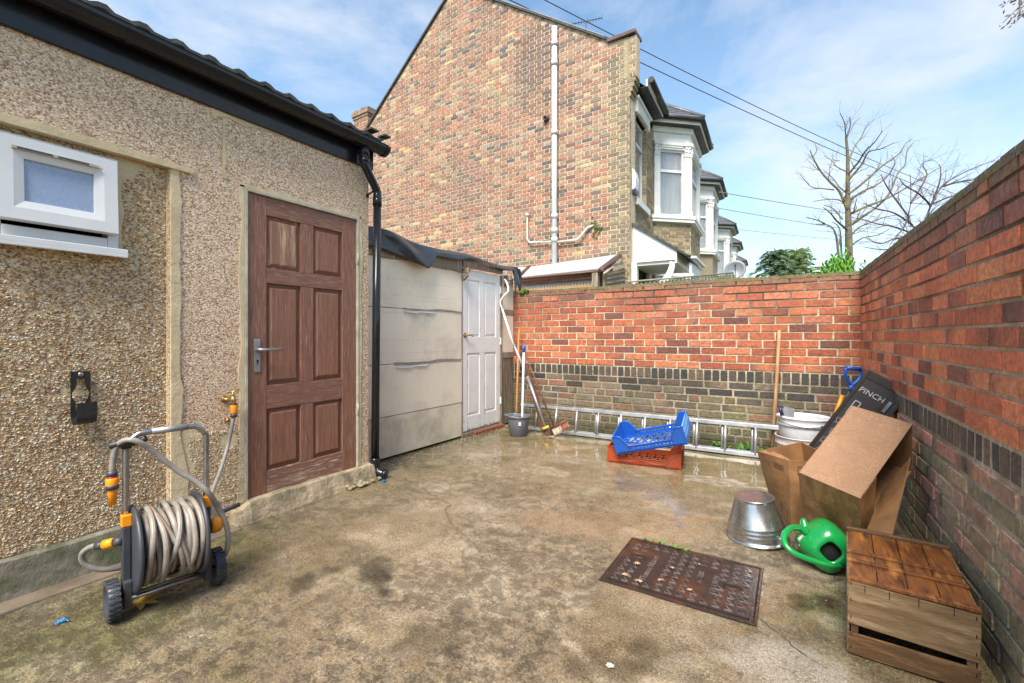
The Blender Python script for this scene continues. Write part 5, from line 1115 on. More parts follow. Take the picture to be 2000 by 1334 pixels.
def leafq(q, c, d, up, L, w_, col):
    s_ = d.cross(up).normalized()*w_; m_ = c+d*L*.5+up*L*.06; q.add([c, m_+s_, c+d*L, m_-s_, m_-up*L*.05], [(0, 1, 4), (1, 2, 4), (2, 3, 4), (3, 0, 4)], col)
lr = thing('laurel_bush', 'bright green laurel shoots rising over the corner of the back wall', 'bush', W((1640-1000)/F*6.9, 6.9, 0)); rn = random.Random(77)
q = MB(); ql = MB()
for k in range(64):
    x = 1640+rn.gauss(0, 28); x = max(1588, min(1690, x)); topy = 497+abs(x-1650)*.42+rn.uniform(-9, 16); 
    if k == 0: x, topy = 1655, 478
    d_ = 6.9+rn.uniform(-.5, .6); a = P(x+rn.uniform(-6, 6), 575, d_); b = P(x, topy, d_); q.tube([Vector((a.x, a.y, 1.0)), a, b], [.012, .006, .003], 5)
    n = 16
    for i in range(n):
        t = i/n; c = a.lerp(b, .15+.85*t); an = i*2.4+k; d = Vector((math.cos(an), math.sin(an), .7+.5*t)).normalized(); cc = mixc((.45, .6, .6), (1.5, 1.25, .8), rn.random()); leafq(ql, c, d, Vector((0, 0, 1)), .085*rn.uniform(.7, 1.2), .014, cc)
q.build('stem', m_weed, lr); ql.build('foliage', m_leaf, lr, recalc=False)
# overhanging branch, top right
ot = thing('leafy_tree', 'tree beyond the right wall, its dull purple leaves entering the top right corner', 'tree', (3.3, 7.2, 0)); rn = random.Random(8)
q = MB(); q.tube([(3.3, 7.2, 0), (3.35, 7.25, 2.5), (3.2, 7.2, 4.6), (3.1, 7.3, 6)], [.15, .12, .09, .05], 10, sub=3); q.build('trunk', m_bark, ot)
q = MB(); ql = MB()
for k in range(9):
    e_ = P(1966+rn.uniform(-8, 40), 14+rn.uniform(-16, 32), 5.4+rn.uniform(-.4, .5)); s_ = Vector((3.2, 7.2, 4.7+rn.uniform(0, .4))); m_ = s_.lerp(e_, .55)+Vector((0, 0, .35)); pts = [s_, m_, e_]; q.tube(pts, [.025, .01, .003], 5, sub=5)
    for i in range(22):
        c = m_.lerp(e_, rn.uniform(.2, 1.05))+Vector((rn.gauss(0, .03), rn.gauss(0, .03), rn.gauss(0, .03))); leafq(ql, c, Vector((rn.gauss(-.5, .5), rn.gauss(0, .5), -.7)).normalized(), Vector((0, 1, .2)).normalized(), .055, .009, None)
q.build('branch', m_bark, ot); ql.build('leaf', m_purpleleaf, ot, recalc=False)
# ================================================================ THINGS IN THE YARD
# ---------------------------------------------------------------- hose reel
La = Vector((-2.436, .756, 0)); Ra = Vector((-2.370, 1.130, 0)); ax_ = (Ra-La).normalized(); mid = (La+Ra)/2
TH = FM(mid, ax_, Vector((ax_.y, -ax_.x, 0))); hr = thing('hose_reel', 'wheeled garden hose reel with grey hose and steel handle standing by the pebbledash', 'hose reel', mid)
for sx_ in (-1, 1):
    q = MB(TH); x = sx_*.192; w_ = .021
    q.lathe([(.0, -w_*.5), (.03, -w_*.6), (.055, -w_*.5), (.060, -w_), (.078, -w_), (.082, -w_*.8), (.082, w_*.8), (.078, w_), (.060, w_), (.055, w_*.5), (.03, w_*.6), (0, w_*.5)], 36, (x, 0, .085), (1, 0, 0))
    wo = q.build('wheel', m_darkgrey, hr)
    q = MB(TH)
    for k in range(24):
        a = 2*math.pi*k/24
        for s_ in (-1, 1):
            a2 = a+(.06 if s_ > 0 else -.0)
            c = Vector((x+s_*w_*.52, .0825*math.cos(a2), .085+.0825*math.sin(a2))); q.box((c.x-w_*.42, c.y-.0026, c.z-.0042), (c.x+w_*.42, c.y+.0026, c.z+.0042), R_=Matrix.Rotation(a2, 3, 'X'))
    q.build('tread', m_darkgrey, wo)
    q = MB(TH); x = sx_*.147
    q.box((x-.015, -.02, .08), (x+.015, .022, .385)); q.box((x-.014, -.022, .045), (x+.016, .045, .16)); q.build('side_frame', m_darkgrey, hr, bevel=.005)
    q = MB(TH); q.box((x-.0175, -.02, .385), (x+.0175, .022, .435)); q.build('orange_collar', m_orange, hr, bevel=.004)
q = MB(TH); q.tube([(-.147, 0, .42), (-.147, 0, .70), (-.140, 0, .735), (-.112, 0, .765), (-.075, 0, .775), (.07, 0, .775), (.112, 0, .768), (.138, 0, .74), (.147, 0, .70), (.147, 0, .42)], .0125, 12, sub=4); q.build('handle', m_steel, hr)
q = MB(TH); q.tube([(-.06, 0, .775), (.075, 0, .775)], .0142, 12); q.build('grip', m_alu, hr)
q = MB(TH); q.tube([(-.135, .04, .085), (.135, .04, .085)], .0095, 10); q.build('front_bar', m_steel, hr)
q = MB(TH); q.tube([(-.2, 0, .085), (.2, 0, .085)], .007, 8); q.build('axle', m_steel, hr)
for x in (-.122, .112):
    q = MB(TH); q.lathe([(.0, -.008), (.17, -.010), (.185, -.006), (.188, .004), (.180, .01), (.165, .004), (0, .006)], 44, (x, -.01, .275), (1, 0, 0)); q.build('drum_flange', m_darkgrey, hr)
q = MB(TH); q.lathe([(.06, -.12), (.06, .11)], 20, (0, -.01, .275), (1, 0, 0)); q.build('hub', m_darkgrey, hr)
rn = random.Random(14); loops = []
for k in range(9): loops.append((-.10+k*.0255, .112, rn.uniform(-.008, .008), rn.uniform(0, 6)))
for k in range(9): loops.append((-.096+k*.0243, .136, rn.uniform(.002, .014), rn.uniform(0, 6)))
for (x, A_, ph) in ((-.085, .012, 0), (-.055, .02, 2), (-.022, .05, .3), (-.02, .055, 2.6), (.02, .05, 1.2), (.035, .045, 3.3), (.062, .012, 4), (.088, .008, 1)): loops.append((x, rn.uniform(.155, .166), A_, ph))
qh = MB(TH); qs = MB(TH)
for i, (x0, r_, A_, ph) in enumerate(loops):
    n = 40; pts = []; ps = []
    for k in range(n):
        a = 2*math.pi*k/n; rr = r_+.006*math.sin(2*a+ph)+.003*math.sin(5*a+i); xx_ = x0+A_*math.sin(a+ph)+.003*math.sin(3*a+i)
        xx_ = max(-.105, min(.098, xx_)); pts.append((xx_, -.01+rr*math.cos(a), .275+rr*math.sin(a))); ps.append((xx_+.004, -.01+(rr+.0098)*math.cos(a), .275+(rr+.0098)*math.sin(a)))
    qh.tube(pts, .0118, 9, closed=True)
    if i >= 9: qs.tube(ps, .0022, 4, closed=True)
hw = qh.build('wound_hose', m_hose, hr); qs.build('hose_stripe', m_hosest, hw)
q = MB(TH); q.lathe([(.0, 0), (.034, 0), (.038, .012), (.034, .04), (.02, .046), (0, .046)], 14, (.165, 0, .285), (1, 0, 0)); q.build('crank_hub', m_orange, hr, bevel=.002)
q = MB(TH); q.tube([(.205, 0, .30), (.225, -.02, .335), (.30, -.03, .345)], .011, 8); q.build('crank', m_darkgrey, hr)
q = MB(TH); q.tube([(-.200, .0, .735), (-.165, .012, .742), (-.13, .012, .742), (-.09, .0, .735)], [.014, .017, .019, .012], 10, sub=3); q.box((-.165, -.018, .715), (-.13, .018, .74)); q.tube([(-.10, .0, .74), (-.08, .01, .75)], .014, 8); q.build('hose_guide', m_blackm, hr, bevel=.003)
NZ = P(219, 925, 1.92)
lead = [NZ, P(221, 898, 1.92), P(228, 872, 1.92), P(245, 860, 1.925), P(268, 862, 1.94), P(300, 882, 1.99), P(345, 918, 2.05), P(385, 942, 2.09), P(407, 962, 2.11), P(425, 990, 2.17), P(441, 1022, 2.2), P(446, 1055, 2.21), P(440, 1082, 2.21), P(425, 1090, 2.26)]
q = MB(); q.tube(lead, .0118, 10, sub=5); q.build('loose_hose', m_hose, hr)
q = MB(); dn = Vector((.0, 0, -1)); q.tube([NZ+Vector((0, 0, .012)), NZ+Vector((0, 0, -.012))], .018, 14); q.build('nozzle_nut', m_darkgrey, hr)
q = MB(); q.tube([NZ+Vector((0, 0, -.012)), NZ+Vector((0, 0, -.018))], .019, 14); q.build('red_ring', m_red, hr)
q = MB(); q.tube([NZ+Vector((0, 0, -.018)), NZ+Vector((0, 0, -.022)), NZ+Vector((0, 0, -.045)), NZ+Vector((.001, 0, -.075)), NZ+Vector((.002, 0, -.132))], [.02, .022, .022, .0155, .0125], 16); q.build('nozzle', m_orange, hr)
q = MB(); q.tube([NZ+Vector((0, 0, -.044)), NZ+Vector((.001, 0, -.066))], .0215, 16); q.build('nozzle_band', m_darkgrey, hr)
sup = [TAP, TAP+Vector((-.0, -.01, -.05)), P(444, 875, 2.80), P(428, 925, 2.68), P(414, 962, 2.55), P(404, 1010, 2.48), P(380, 1070, 2.38), P(320, 1100, 2.2), P(245, 1108, 2.03), P(195, 1112, 1.96), P(165, 1100, 1.93), P(160, 1083, 1.92), P(175, 1069, 1.92), P(195, 1065, 1.92)]
q = MB(); q.tube(sup, .0112, 10, sub=5); q.build('supply_hose', m_hose, hr)
q = MB(); a, b = P(189, 1066, 1.925), P(203, 1064, 1.925); q.tube([a, b], .017, 14); c = P(224, 1059, 1.93); q.tube([c, P(240, 1056, 1.94)], .018, 12); q.build('inlet_nut', m_darkgrey, hr)
q = MB(); q.tube([b, c], .0195, 14); q.build('inlet_connector', m_orange, hr)
# ---------------------------------------------------------------- leaves, litter, weeds
def maple(name, label, c, s, rot, mat, seed, z=.008, cat='leaf', group=None):
    rn = random.Random(seed); q = MB(); pts = []; lob = [1, .45, .85, .38, .95, .42, .8, .3, .35, .3, .8, .42, .95, .38, .85, .45]
    n = len(lob)
    for i in range(n*2):
        r0 = lob[i//2]; r1 = lob[(i//2+1) % n]; r_ = (r0 if i % 2 == 0 else (r0+r1)/2*.9)*s*rn.uniform(.9, 1.1); a = rot+math.pi*i/n; pts.append((c.x+r_*math.cos(a), c.y+r_*math.sin(a), c.z+z+.009*rn.random()*(s/.06)))
    q.add([(c.x, c.y, c.z+z+.004)]+pts, [(0, i+1, (i+1) % (2*n)+1) for i in range(2*n)]); o_ = q.build(name, mat, None, origin=c); sd_ = o_.modifiers.new('thick', 'SOLIDIFY'); sd_.thickness = .0006
    return tag(o_, label, cat, group)
maple('fallen_leaf', 'big wet yellow leaf on the ground beside the near wheel of the hose reel', G(276, 1180), .10, .4, m_dryleaf, 1)
maple('fallen_leaf', 'yellow leaf half hidden under the far wheel of the hose reel', G(398, 1112), .06, 2, m_dryleaf, 2)
maple('fallen_leaf', 'curled pale brown leaf on the ground in front of the ladder by the mop bucket', G(1075, 856), .05, 1, m_brownleaf, 3, .02)
def weed(name, label, c, n, s, seed, cat='weed', mat=None):
    rn = random.Random(seed); q = MB()
    for k in range(n):
        a = rn.uniform(0, 6.28); d = Vector((math.cos(a), math.sin(a), rn.uniform(.2, 1.1))).normalized(); c2 = c+Vector((rn.gauss(0, s*.5), rn.gauss(0, s*.25), .004)); leafq(q, c2, d, Vector((0, 0, 1)), s*rn.uniform(.5, 1.1), s*.17, None)
    return tag(q.build(name, mat or m_weed, None, recalc=False, origin=c), label, cat)
weed('weed', 'broad leaved weed at the wall foot between the last ladder rungs', Vector((-.30, 5.22, 0)), 46, .13, 4)
weed('weed', 'smaller weed at the wall foot left of the last ladder rungs', Vector((-.66, 5.25, 0)), 34, .10, 5)
for i, (x, lb) in enumerate(((1262, 'tiny green sprig at the far left corner of the manhole cover'), (1288, 'tiny green sprig second along the far edge of the manhole cover'), (1317, 'tiny green sprig third along the far edge of the manhole cover'), (1341, 'tiny green sprig rightmost along the far edge of the manhole cover'))): weed('weed', lb, G(x, 1055+(x-1262)*.28), 12, .026, 50+i)
q = MB(); c = G(121, 1216)
for k in range(5): q.tube([c+Vector((random.uniform(-.03, .03), random.uniform(-.02, .02), .006)) for _ in range(3)], .0022, 5)
tag(q.build('plastic_scrap', m_cyan, None, origin=c), 'scrap of blue plastic on the mossy ground at lower left', 'litter')
q = MB(); c = Vector((-2.86, 2.62, .01))
for k in range(5): q.box(c+Vector((random.uniform(-.04, .04), random.uniform(-.03, .03), 0)), c+Vector((random.uniform(.0, .04), random.uniform(0, .03), .008)))
tag(q.build('plastic_scrap', m_cyan, None, origin=c), 'bit of blue plastic on the ground beside the downpipe shoe', 'litter')
q = MB(); c = G(1191, 1303); rn = random.Random(2)
for k in range(7): q.tube([c+Vector((rn.uniform(-.014, .014), rn.uniform(-.010, .010), rn.uniform(.002, .008))) for _ in range(3)], .0022, 4)
tag(q.build('paper_scrap', m_wpaint, None, origin=c), 'crumpled scrap of white paper on the concrete near the bottom edge', 'litter')
q = MB(); rn = random.Random(77); gs = MB()
for k in range(1500):   # loose grit
    x = rn.uniform(-2.9, .4); y = rn.uniform(.7, 5.0); r_ = rn.uniform(.001, .0032); q.lathe([(0, -r_), (r_, 0), (0, r_)], 5, (x, y, r_*.6))
for k in range(420):
    t = rn.random(); r_ = rn.uniform(.002, .008); q.lathe([(0, -r_), (r_, 0), (0, r_)], 5, (-3.25+rn.expovariate(14), 2.7+2.5*t, r_*.5))
g_ = q.build('grit', M('grit', (.5, .45, .36), (.25, .2, .15), 40, (.4, .7)), None, recalc=False); g_['kind'] = 'stuff'; tag(g_, 'loose pale grit and crumbs scattered over the concrete', 'grit')
# ---------------------------------------------------------------- manhole cover
mh = thing('manhole_cover', 'rectangular rusty cast iron manhole cover set in the concrete', 'manhole cover', (-.46, 2.39, 0))
X0, X1, Y0, Y1 = -.79, -.132, 2.135, 2.655
q = MB(); q.box((X0, Y0, -.02), (X1, Y1, .004)); q.build('plate', m_iron, mh, bevel=.006)
q = MB(); 
for (a, b, c, d) in ((X0-.012, X1+.012, Y0-.012, Y0-.001), (X0-.012, X1+.012, Y1+.001, Y1+.012), (X0-.012, X0-.001, Y0-.001, Y1+.001), (X1+.001, X1+.012, Y0-.001, Y1+.001)): q.box((a, c, -.02), (b, d, .0075))
q.build('frame', m_iron, mh, bevel=.002)
q = MB(); mg = .018
for (a, b, c, d) in ((X0+mg, X1-mg, Y0+mg, Y0+mg+.005), (X0+.0+mg, X0+.09, Y1-mg, Y1-mg-.005), (X1-mg-.005, X1-mg, Y0+mg, Y1-mg), (X0+.26, X0+.38, Y0+.19, Y0+.194), (X0+.30, X0+.36, Y1-.15, Y1-.154)): q.box((a, min(c, d), .0035), (b, max(c, d), .008))
for kx, (cx, cy) in enumerate(((X0+.085, Y1-.19), (X1-.105, Y0+.26))):
    q.tube([(cx+.042*math.cos(2*math.pi*i/20), cy+.024*math.sin(2*math.pi*i/20), .005) for i in range(20)], .003, 6, closed=True)
q.build('raised_rim', m_iron, mh)
for cx, cy in ((X0+.085, Y1-.19), (X1-.105, Y0+.26)): q = MB(); q.prism([(cx-.03, cy-.004), (cx, cy-.009), (cx+.03, cy-.004), (cx+.03, cy+.004), (cx, cy+.008), (cx-.03, cy+.004)], .003, .0052); q.build('key_slot', m_dark, mh)
m_ironw = M('worn wet iron', (.36, .33, .34), (.15, .11, .10), 20, (.12, .3), metal=.7, bump=.3, bs=120)
q = MB(); nx_, ny_ = 12, 9; rn = random.Random(3); 
for i in range(nx_):
    for j in range(ny_):
        cx = X0+.05+i*.0508; cy = Y0+.052+j*.0515
        if math.hypot((cx-(X0+.085))/.062, (cy-(Y1-.19))/.045) < 1 or math.hypot((cx-(X1-.105))/.062, (cy-(Y0+.26))/.045) < 1: continue
        if (.135 < cx-X0 < .21 and .08 < cy-Y0 < .42) or (.385 < cx-X0 < .425 and .14 < cy-Y0 < .40) or (.455 < cx-X0 < .495 and .09 < cy-Y0 < .40): continue
        for (dx_, dy_, ln, an) in ((0, -.013, .032, 0), (-.002, .004, .036, R(128))):
            Rz = Matrix.Rotation(an, 3, 'Z'); c_ = Vector((cx+dx_, cy+dy_, .0062)); q.box(c_-Vector((ln/2, .0021, .003)), c_+Vector((ln/2, .0021, .003)), R_=Rz)
q.build('tread_pattern', m_ironw, mh)
q = MB(); RT = Matrix(((0, -1, 0, 0), (1, 0, 0, 0), (0, 0, 1, 0), (0, 0, 0, 1)))
text_into(q, 'Thames Water', .046, Matrix.Translation((X0+.185, Y0+.085, .006)) @ RT, .002, .25)
q.build('lettering', m_ironw, mh, recalc=False); q = MB(); text_into(q, 'ACCESS', .036, Matrix.Translation((X0+.42, Y0+.20, .006)) @ RT, .002); q.build('lettering', m_ironw, mh, recalc=False); q = MB(); text_into(q, 'DES 1 HCM', .036, Matrix.Translation((X0+.49, Y0+.14, .006)) @ RT, .002)
q.build('lettering', m_ironw, mh, recalc=False)
for i, (x, y) in enumerate(((1243, 1103), (1313, 1112), (1290, 1136), (1222, 1125), (1347, 1155), (1365, 1105), (1248, 1138))):
    c = G(x, y); c.z = .006; maple('leaf_scrap', ['pale leaf scrap by the upper left keyhole of the manhole cover', 'two pale leaf scraps in the middle of the manhole cover', 'long flat leaf scrap near the lower middle of the manhole cover', 'pale leaf scrap near the left edge of the manhole cover', 'round pale leaf scrap low right of centre on the manhole cover', 'tiny leaf scrap upper right of centre on the manhole cover', 'narrow leaf scrap at the lower left of the manhole cover'][i], c, (.016 if i != 5 else .009)*(1+.35*(i % 3 == 0)), i*1.3, m_brownleaf, 20+i, .003, 'leaf', 'leaf scraps on the manhole cover')
# ---------------------------------------------------------------- wooden crate
TC = FM((.183, 2.128, 0), (.352, -.028, 0), (.028, .352, 0)); cw, cd, chh = .356, .57, .284
ct = thing('wooden_crate', 'wet wooden fruit crate lying upside down against the right wall', 'crate', TC @ Vector((cw/2, cd/2, 0)))
t_ = .009
q = MB(TC)
for k in range(4):
    x0 = .004+k*(cw-.008)/4; q.box((x0+.0012, .008, chh-.017), (x0+(cw-.008)/4-.0012, cd-.008, chh-.008))
for ob_ in (q.build('base_board', m_cratet, ct, bevel=.0015),): pass
for y in (.0, .18, .275, cd-.02): q = MB(TC); q.box((-.002, y, chh-.008), (cw+.002, y+.022, chh+.006 if y in (0, cd-.02) else chh+.002)); q.build('batten', m_crate if y > .4 else m_cratet, ct, bevel=.002)
q = MB(TC); q.box((0, -.001, chh-.026), (cw, .0, chh-.008)) if False else None
q.box((.0, .0, .112), (cw, t_, chh-.012), R_=Matrix.Rotation(R(1.2), 3, 'Y')); q.build('front_board', m_crateg, ct, bevel=.002)
q = MB(TC); q.box((.0, .0, .006), (cw, t_, .085), R_=Matrix.Rotation(R(-.8), 3, 'Y')); q.build('front_board', m_crate, ct, bevel=.002)
q = MB(TC); q.box((0, cd-t_, .12), (cw, cd, chh-.012)); q.build('back_board', m_crateg, ct, bevel=.002)
q = MB(TC); q.box((0, cd-t_, .006), (cw, cd, .1)); q.build('back_board', m_crate, ct, bevel=.002)
for s_, x in ((0, -.002), (1, cw-.006)):
    q = MB(TC); q.box((x, .004, .15), (x+.008, cd, chh-.012), R_=Matrix.Rotation(R(-1.0 if s_ == 0 else 0), 3, 'X')); q.build('side_board', m_crateg, ct, bevel=.002)
    q = MB(TC); q.box((x-.001, .004, .01), (x+.007, cd, .135), R_=Matrix.Rotation(R(.8), 3, 'X')); q.build('side_board', m_crateg, ct, bevel=.002)
for x, y in ((.01, t_+.001), (cw-.032, t_+.001), (.01, cd-.032), (cw-.032, cd-.032)): q = MB(TC); q.box((x, y, .0), (x+.022, y+.022, chh-.02)); q.build('corner_post', m_crate, ct)
q = MB(TC); 
for (x, z) in ((.008, .262), (.008, .20), (.008, .135), (.008, .07), (.008, .025), (cw-.012, .25), (cw-.012, .19), (cw-.012, .13), (cw-.012, .06)): q.box((x, -.0012, z), (x+.003, .001, z+.012))
for x in (.05, .12, .20, .29): q.box((x, -.0012, chh-.04), (x+.0025, .001, chh-.012))
q.build('nail_stain', m_dark, ct)
# ---------------------------------------------------------------- galvanised bucket, upside down
bc = Vector((-.168, 3.045, 0)); BKS = len(bpy.data.objects); bk = thing('metal_bucket', 'shiny galvanised bucket standing upside down on the concrete', 'bucket', bc)
q = MB(); q.lathe([(.160, .0), (.166, .003), (.168, .008), (.165, .012), (.160, .012), (.1575, .03), (.156, .045), (.1575, .050), (.154, .055), (.152, .066), (.1535, .071), (.150, .076), (.147, .087), (.1485, .092), (.144, .097), (.108, .222), (.105, .231), (.1075, .237), (.105, .241), (.101, .238)], 56, bc); q.build('body', m_galv, bk)
q = MB(); q.lathe([(0, .233), (.06, .234), (.1015, .2335)], 48, bc); q.build('base', m_galvb, bk)
q = MB(); 
for k in range(170):
    a = rn.uniform(0, 6.28); r_ = .098*math.sqrt(rn.random()); s_ = rn.uniform(.001, .003); q.lathe([(s_, 0), (s_*.6, s_*.5), (0, s_*.6)], 6, bc+Vector((r_*math.cos(a), r_*math.sin(a), .2342)))
q.build('rain_drops', m_galv, bk, recalc=False)['kind'] = 'stuff'
an = math.radians(-38); ed = Vector((math.cos(an), math.sin(an), 0)); q = MB(FM(bc+ed*.166, Vector((-ed.y, ed.x, 0)), ed)); q.prism([(-.016, .018), (.016, .018), (.012, .052), (0, .058), (-.012, .052)], -.012, .002, axis='y'); q.tube([(0, -.004, .03), (0, .012, .03), (0, .016, .02), (0, .012, .008), (.006, .01, .0065)], .003, 6); q.build('ear', m_galv, bk)
q = MB(); pts = []
for k in range(13): a = an+math.pi*k/12; pts.append(bc+Vector((.186*math.cos(a), .186*math.sin(a), .006+.0*k)))
q.tube([bc+ed*.172+Vector((0, 0, .03))]+pts, .0028, 6, sub=2); q.build('bail_handle', m_steel, bk)
bk.rotation_euler = Matrix.Rotation(R(-4.5), 3, Vector((-.5225, .8526, 0))).to_euler(); bk.location.z = .012; 
# ---------------------------------------------------------------- green watering can
wc = thing('watering_can', 'bright green plastic watering can between the metal bucket and the wooden crate', 'watering can', (.07, 2.80, 0))
q = MB(); bcn = Vector((.150, 2.86, .112)); axw = Vector((.16, -.85, .10)).normalized()
q.lathe([(0, -.125), (.06, -.122), (.10, -.1), (.122, -.05), (.126, 0), (.12, .05), (.105, .085), (.08, .108), (.058, .114), (.048, .112), (.044, .104), (.055, .08), (.085, .04), (.085, -.02), (.06, -.07), (0, -.09)], 44, bcn, axw, sx=.90, sy=.90, sq=3.2)
q.build('body', m_green, wc)
q = MB(); q.lathe([(.0, -.06), (.078, -.03), (.078, .03), (.05, .078), (0, .078)], 24, bcn, axw); q.build('dark_interior', m_dark, wc)  # near-black plug paints the shade inside the can's opening
q = MB(); hp = [P(1575, 1040, 2.36), P(1560, 1031, 2.36), P(1543, 1032, 2.33), P(1532, 1045, 2.29), P(1533, 1062, 2.25), P(1546, 1077, 2.22), P(1568, 1088, 2.2), P(1596, 1098, 2.18), P(1622, 1105, 2.165), P(1640, 1106, 2.2)]
q.tube(hp, [.022, .016, .0145, .0145, .0145, .014, .0135, .013, .013, .013], 14, sub=4); q.build('handle', m_green, wc)
q = MB(); a, b = P(1568, 1012, 2.45), P(1578, 1055, 2.42); q.tube([a, a.lerp(b, .3), b, P(1590, 1085, 2.42)], [.008, .024, .042, .055], 16, sub=3); q.tube([P(1568, 1040, 2.47), P(1620, 1042, 2.52)], [.03, .05], 14); q.build('spout', m_green, wc)
# ---------------------------------------------------------------- cardboard boxes
def carton_wall(q, a, b, c, d, n=8, amp=.004, th=.005, seed=0):
    a, b, c, d = map(Vector, (a, b, c, d)); nn_ = (b-a).cross(d-a).normalized(); vs = []
    for j in range(n+1):
        for i in range(n+1):
            u, v = i/n, j/n; p = a.lerp(b, u).lerp(d.lerp(c, u), v); k = math.sin(math.pi*u)*math.sin(math.pi*v); p += nn_*(N(p, 5, seed)*amp*4*k+N(p, 14, seed)*amp*k); vs.append(p)
    q.add(vs, [(j*(n+1)+i, j*(n+1)+i+1, (j+1)*(n+1)+i+1, (j+1)*(n+1)+i) for j in range(n) for i in range(n)], None, False)
cb_ = thing('cardboard_box', 'tall open cardboard box with torn rim standing behind the metal bucket', 'box', (.02, 3.38, 0))
tb = [Vector((-.187, 3.33, .455)), Vector((-.012, 3.205, .447)), Vector((.26, 3.27, .455)), Vector((.06, 3.62, .485))]; bb = [Vector((-.090, 3.48, 0)), Vector((.003, 3.23, 0)), Vector((.25, 3.26, 0)), Vector((.12, 3.58, 0))]
for i in range(4):
    j = (i+1) % 4; q = MB(); carton_wall(q, bb[i], bb[j], tb[j], tb[i], 10, .005, seed=i*3+1); o_ = q.build('side', m_card if i < 2 else m_cardd, cb_, recalc=False); s_ = o_.modifiers.new('thick', 'SOLIDIFY'); s_.thickness = .005
q = MB(); n = 12; rt = [tb[0].lerp(tb[1], i/n) for i in range(n+1)]; inw = Vector((.4, .6, 0)).normalized()
vs = []
for i, p in enumerate(rt): k = math.sin(math.pi*i/n); vs += [p, p+inw*(.02+.02*k)+Vector((0, 0, .012*k+.01*N((i*.7, 0, 0), 1, 3)))]
q.add(vs, [(2*i, 2*i+2, 2*i+3, 2*i+1) for i in range(n)]); o_ = q.build('torn_flap', m_card, cb_, recalc=False); o_.modifiers.new('thick', 'SOLIDIFY').thickness = .004
q = MB(); carton_wall(q, bb[0]+Vector((0, 0, .01)), bb[1]+Vector((0, 0, .01)), bb[2]+Vector((0, 0, .01)), bb[3]+Vector((0, 0, .01)), 2); q.build('bottom', m_cardd, cb_, recalc=False)
# printed marks on its sides
def onface(i, u, v, out=.006):
    j = (i+1) % 4; p = bb[i].lerp(bb[j], u).lerp(tb[i].lerp(tb[j], u), v); n_ = (bb[j]-bb[i]).cross(tb[i]-bb[i]).normalized(); 
    if n_.dot(Vector((0, 0, 1))) > .99: pass
    cen = sum(bb, Vector())/4; 
    if n_.dot(p-cen) < 0: n_ = -n_
    return p+n_*out
def inkline(q, i, pts, r=.0011): q.tube([onface(i, *p) for p in pts], r, 4)
q = MB(); inkline(q, 0, [(.55, .85), (.86, .85), (.86, .92), (.55, .92), (.55, .85)]); inkline(q, 0, [(.58, .08), (.62, .36), (.92, .30), (.88, .05)], .0014)
inkline(q, 1, [(.17, .82), (.17, .93), (.55, .93), (.55, .82), (.17, .82)], .0016)
for k in range(9): inkline(q, 1, [(.22+k*.035, .84), (.22+k*.035, .91)], .0013 if k % 3 else .0022)
p0, px1, py1 = onface(0, .59, .865, .008), onface(0, .84, .865, .008), onface(0, .59, .90, .008); ux = (px1-p0).normalized(); uy = (py1-p0).normalized(); uz = ux.cross(uy)
text_into(q, 'V790', .026, Matrix(((ux.x, uy.x, uz.x, p0.x), (ux.y, uy.y, uz.y, p0.y), (ux.z, uy.z, uz.z, p0.z), (0, 0, 0, 1))), .0004); q.build('printed_mark', m_ink, cb_, recalc=False)
b2 = thing('cardboard_box', 'big rain beaded cardboard box tipped against the right wall above the crate', 'box', P(1600, 1030, 2.5))
A = Vector((1.58, 2.5, .446)); U_ = Vector((.179, -.2, -.07)); V_ = Vector((.44, .2, .335)); Wd = Vector((.08, .10, -.29))
cw_ = lambda v: W(v.x, v.y, v.z); a, b, c, d = A, A+U_, A+U_+V_, A+V_; 
q = MB(); carton_wall(q, cw_(a), cw_(b), cw_(c), cw_(d), 14, .004, seed=4); o_ = q.build('top_panel', m_cardt, b2, recalc=False); o_.modifiers.new('thick', 'SOLIDIFY').thickness = .005
q = MB(); carton_wall(q, cw_(a+Wd), cw_(b+Wd), cw_(b), cw_(a), 12, .006, seed=5); o_ = q.build('end_panel', m_cardend, b2, recalc=False); o_.modifiers.new('thick', 'SOLIDIFY').thickness = .005
q = MB(); carton_wall(q, cw_(a+Wd), cw_(d+Wd), cw_(d), cw_(a), 6, .005, seed=6); o_ = q.build('side_panel', m_cardd, b2, recalc=False); o_.modifiers.new('thick', 'SOLIDIFY').thickness = .005
q = MB(); carton_wall(q, cw_(d+Wd), cw_(c+Wd), cw_(c), cw_(d), 6, .005, seed=7); o_ = q.build('far_end_panel', m_cardd, b2, recalc=False); o_.modifiers.new('thick', 'SOLIDIFY').thickness = .005
q = MB(); carton_wall(q, cw_(a+Wd), cw_(b+Wd), cw_(c+Wd), cw_(d+Wd), 6, .005, seed=8); o_ = q.build('bottom_panel', m_cardd, b2, recalc=False); o_.modifiers.new('thick', 'SOLIDIFY').thickness = .005
q = MB(); rn = random.Random(6); m_bead = M('rain bead', (.42, .26, .155), (.36, .21, .12), 9, (.03, .08), spec=.6)
nb_ = (cw_(b)-cw_(a)).cross(cw_(d)-cw_(a)).normalized(); nb_ = nb_ if nb_.z > 0 else -nb_
for k in range(1500):
    u, v = rn.random()**.8*.96+.02, rn.uniform(.03, .97); 
    if N((u*2, v*2, 0), 1.6, 3)+.25*u < rn.uniform(-.35, .35): continue
    p = cw_(a).lerp(cw_(b), u).lerp(cw_(d).lerp(cw_(c), u), v); k_ = math.sin(math.pi*u)*math.sin(math.pi*v); e_ = rn.uniform(.0014, .0034); q.lathe([(e_, -.002), (e_*.85, e_*.35), (0, e_*.55)], 6, p+nb_*.003+nb_*(abs(k_)*.0), nb_)
q.build('rain_drops', m_bead, b2, recalc=False)['kind'] = 'stuff'
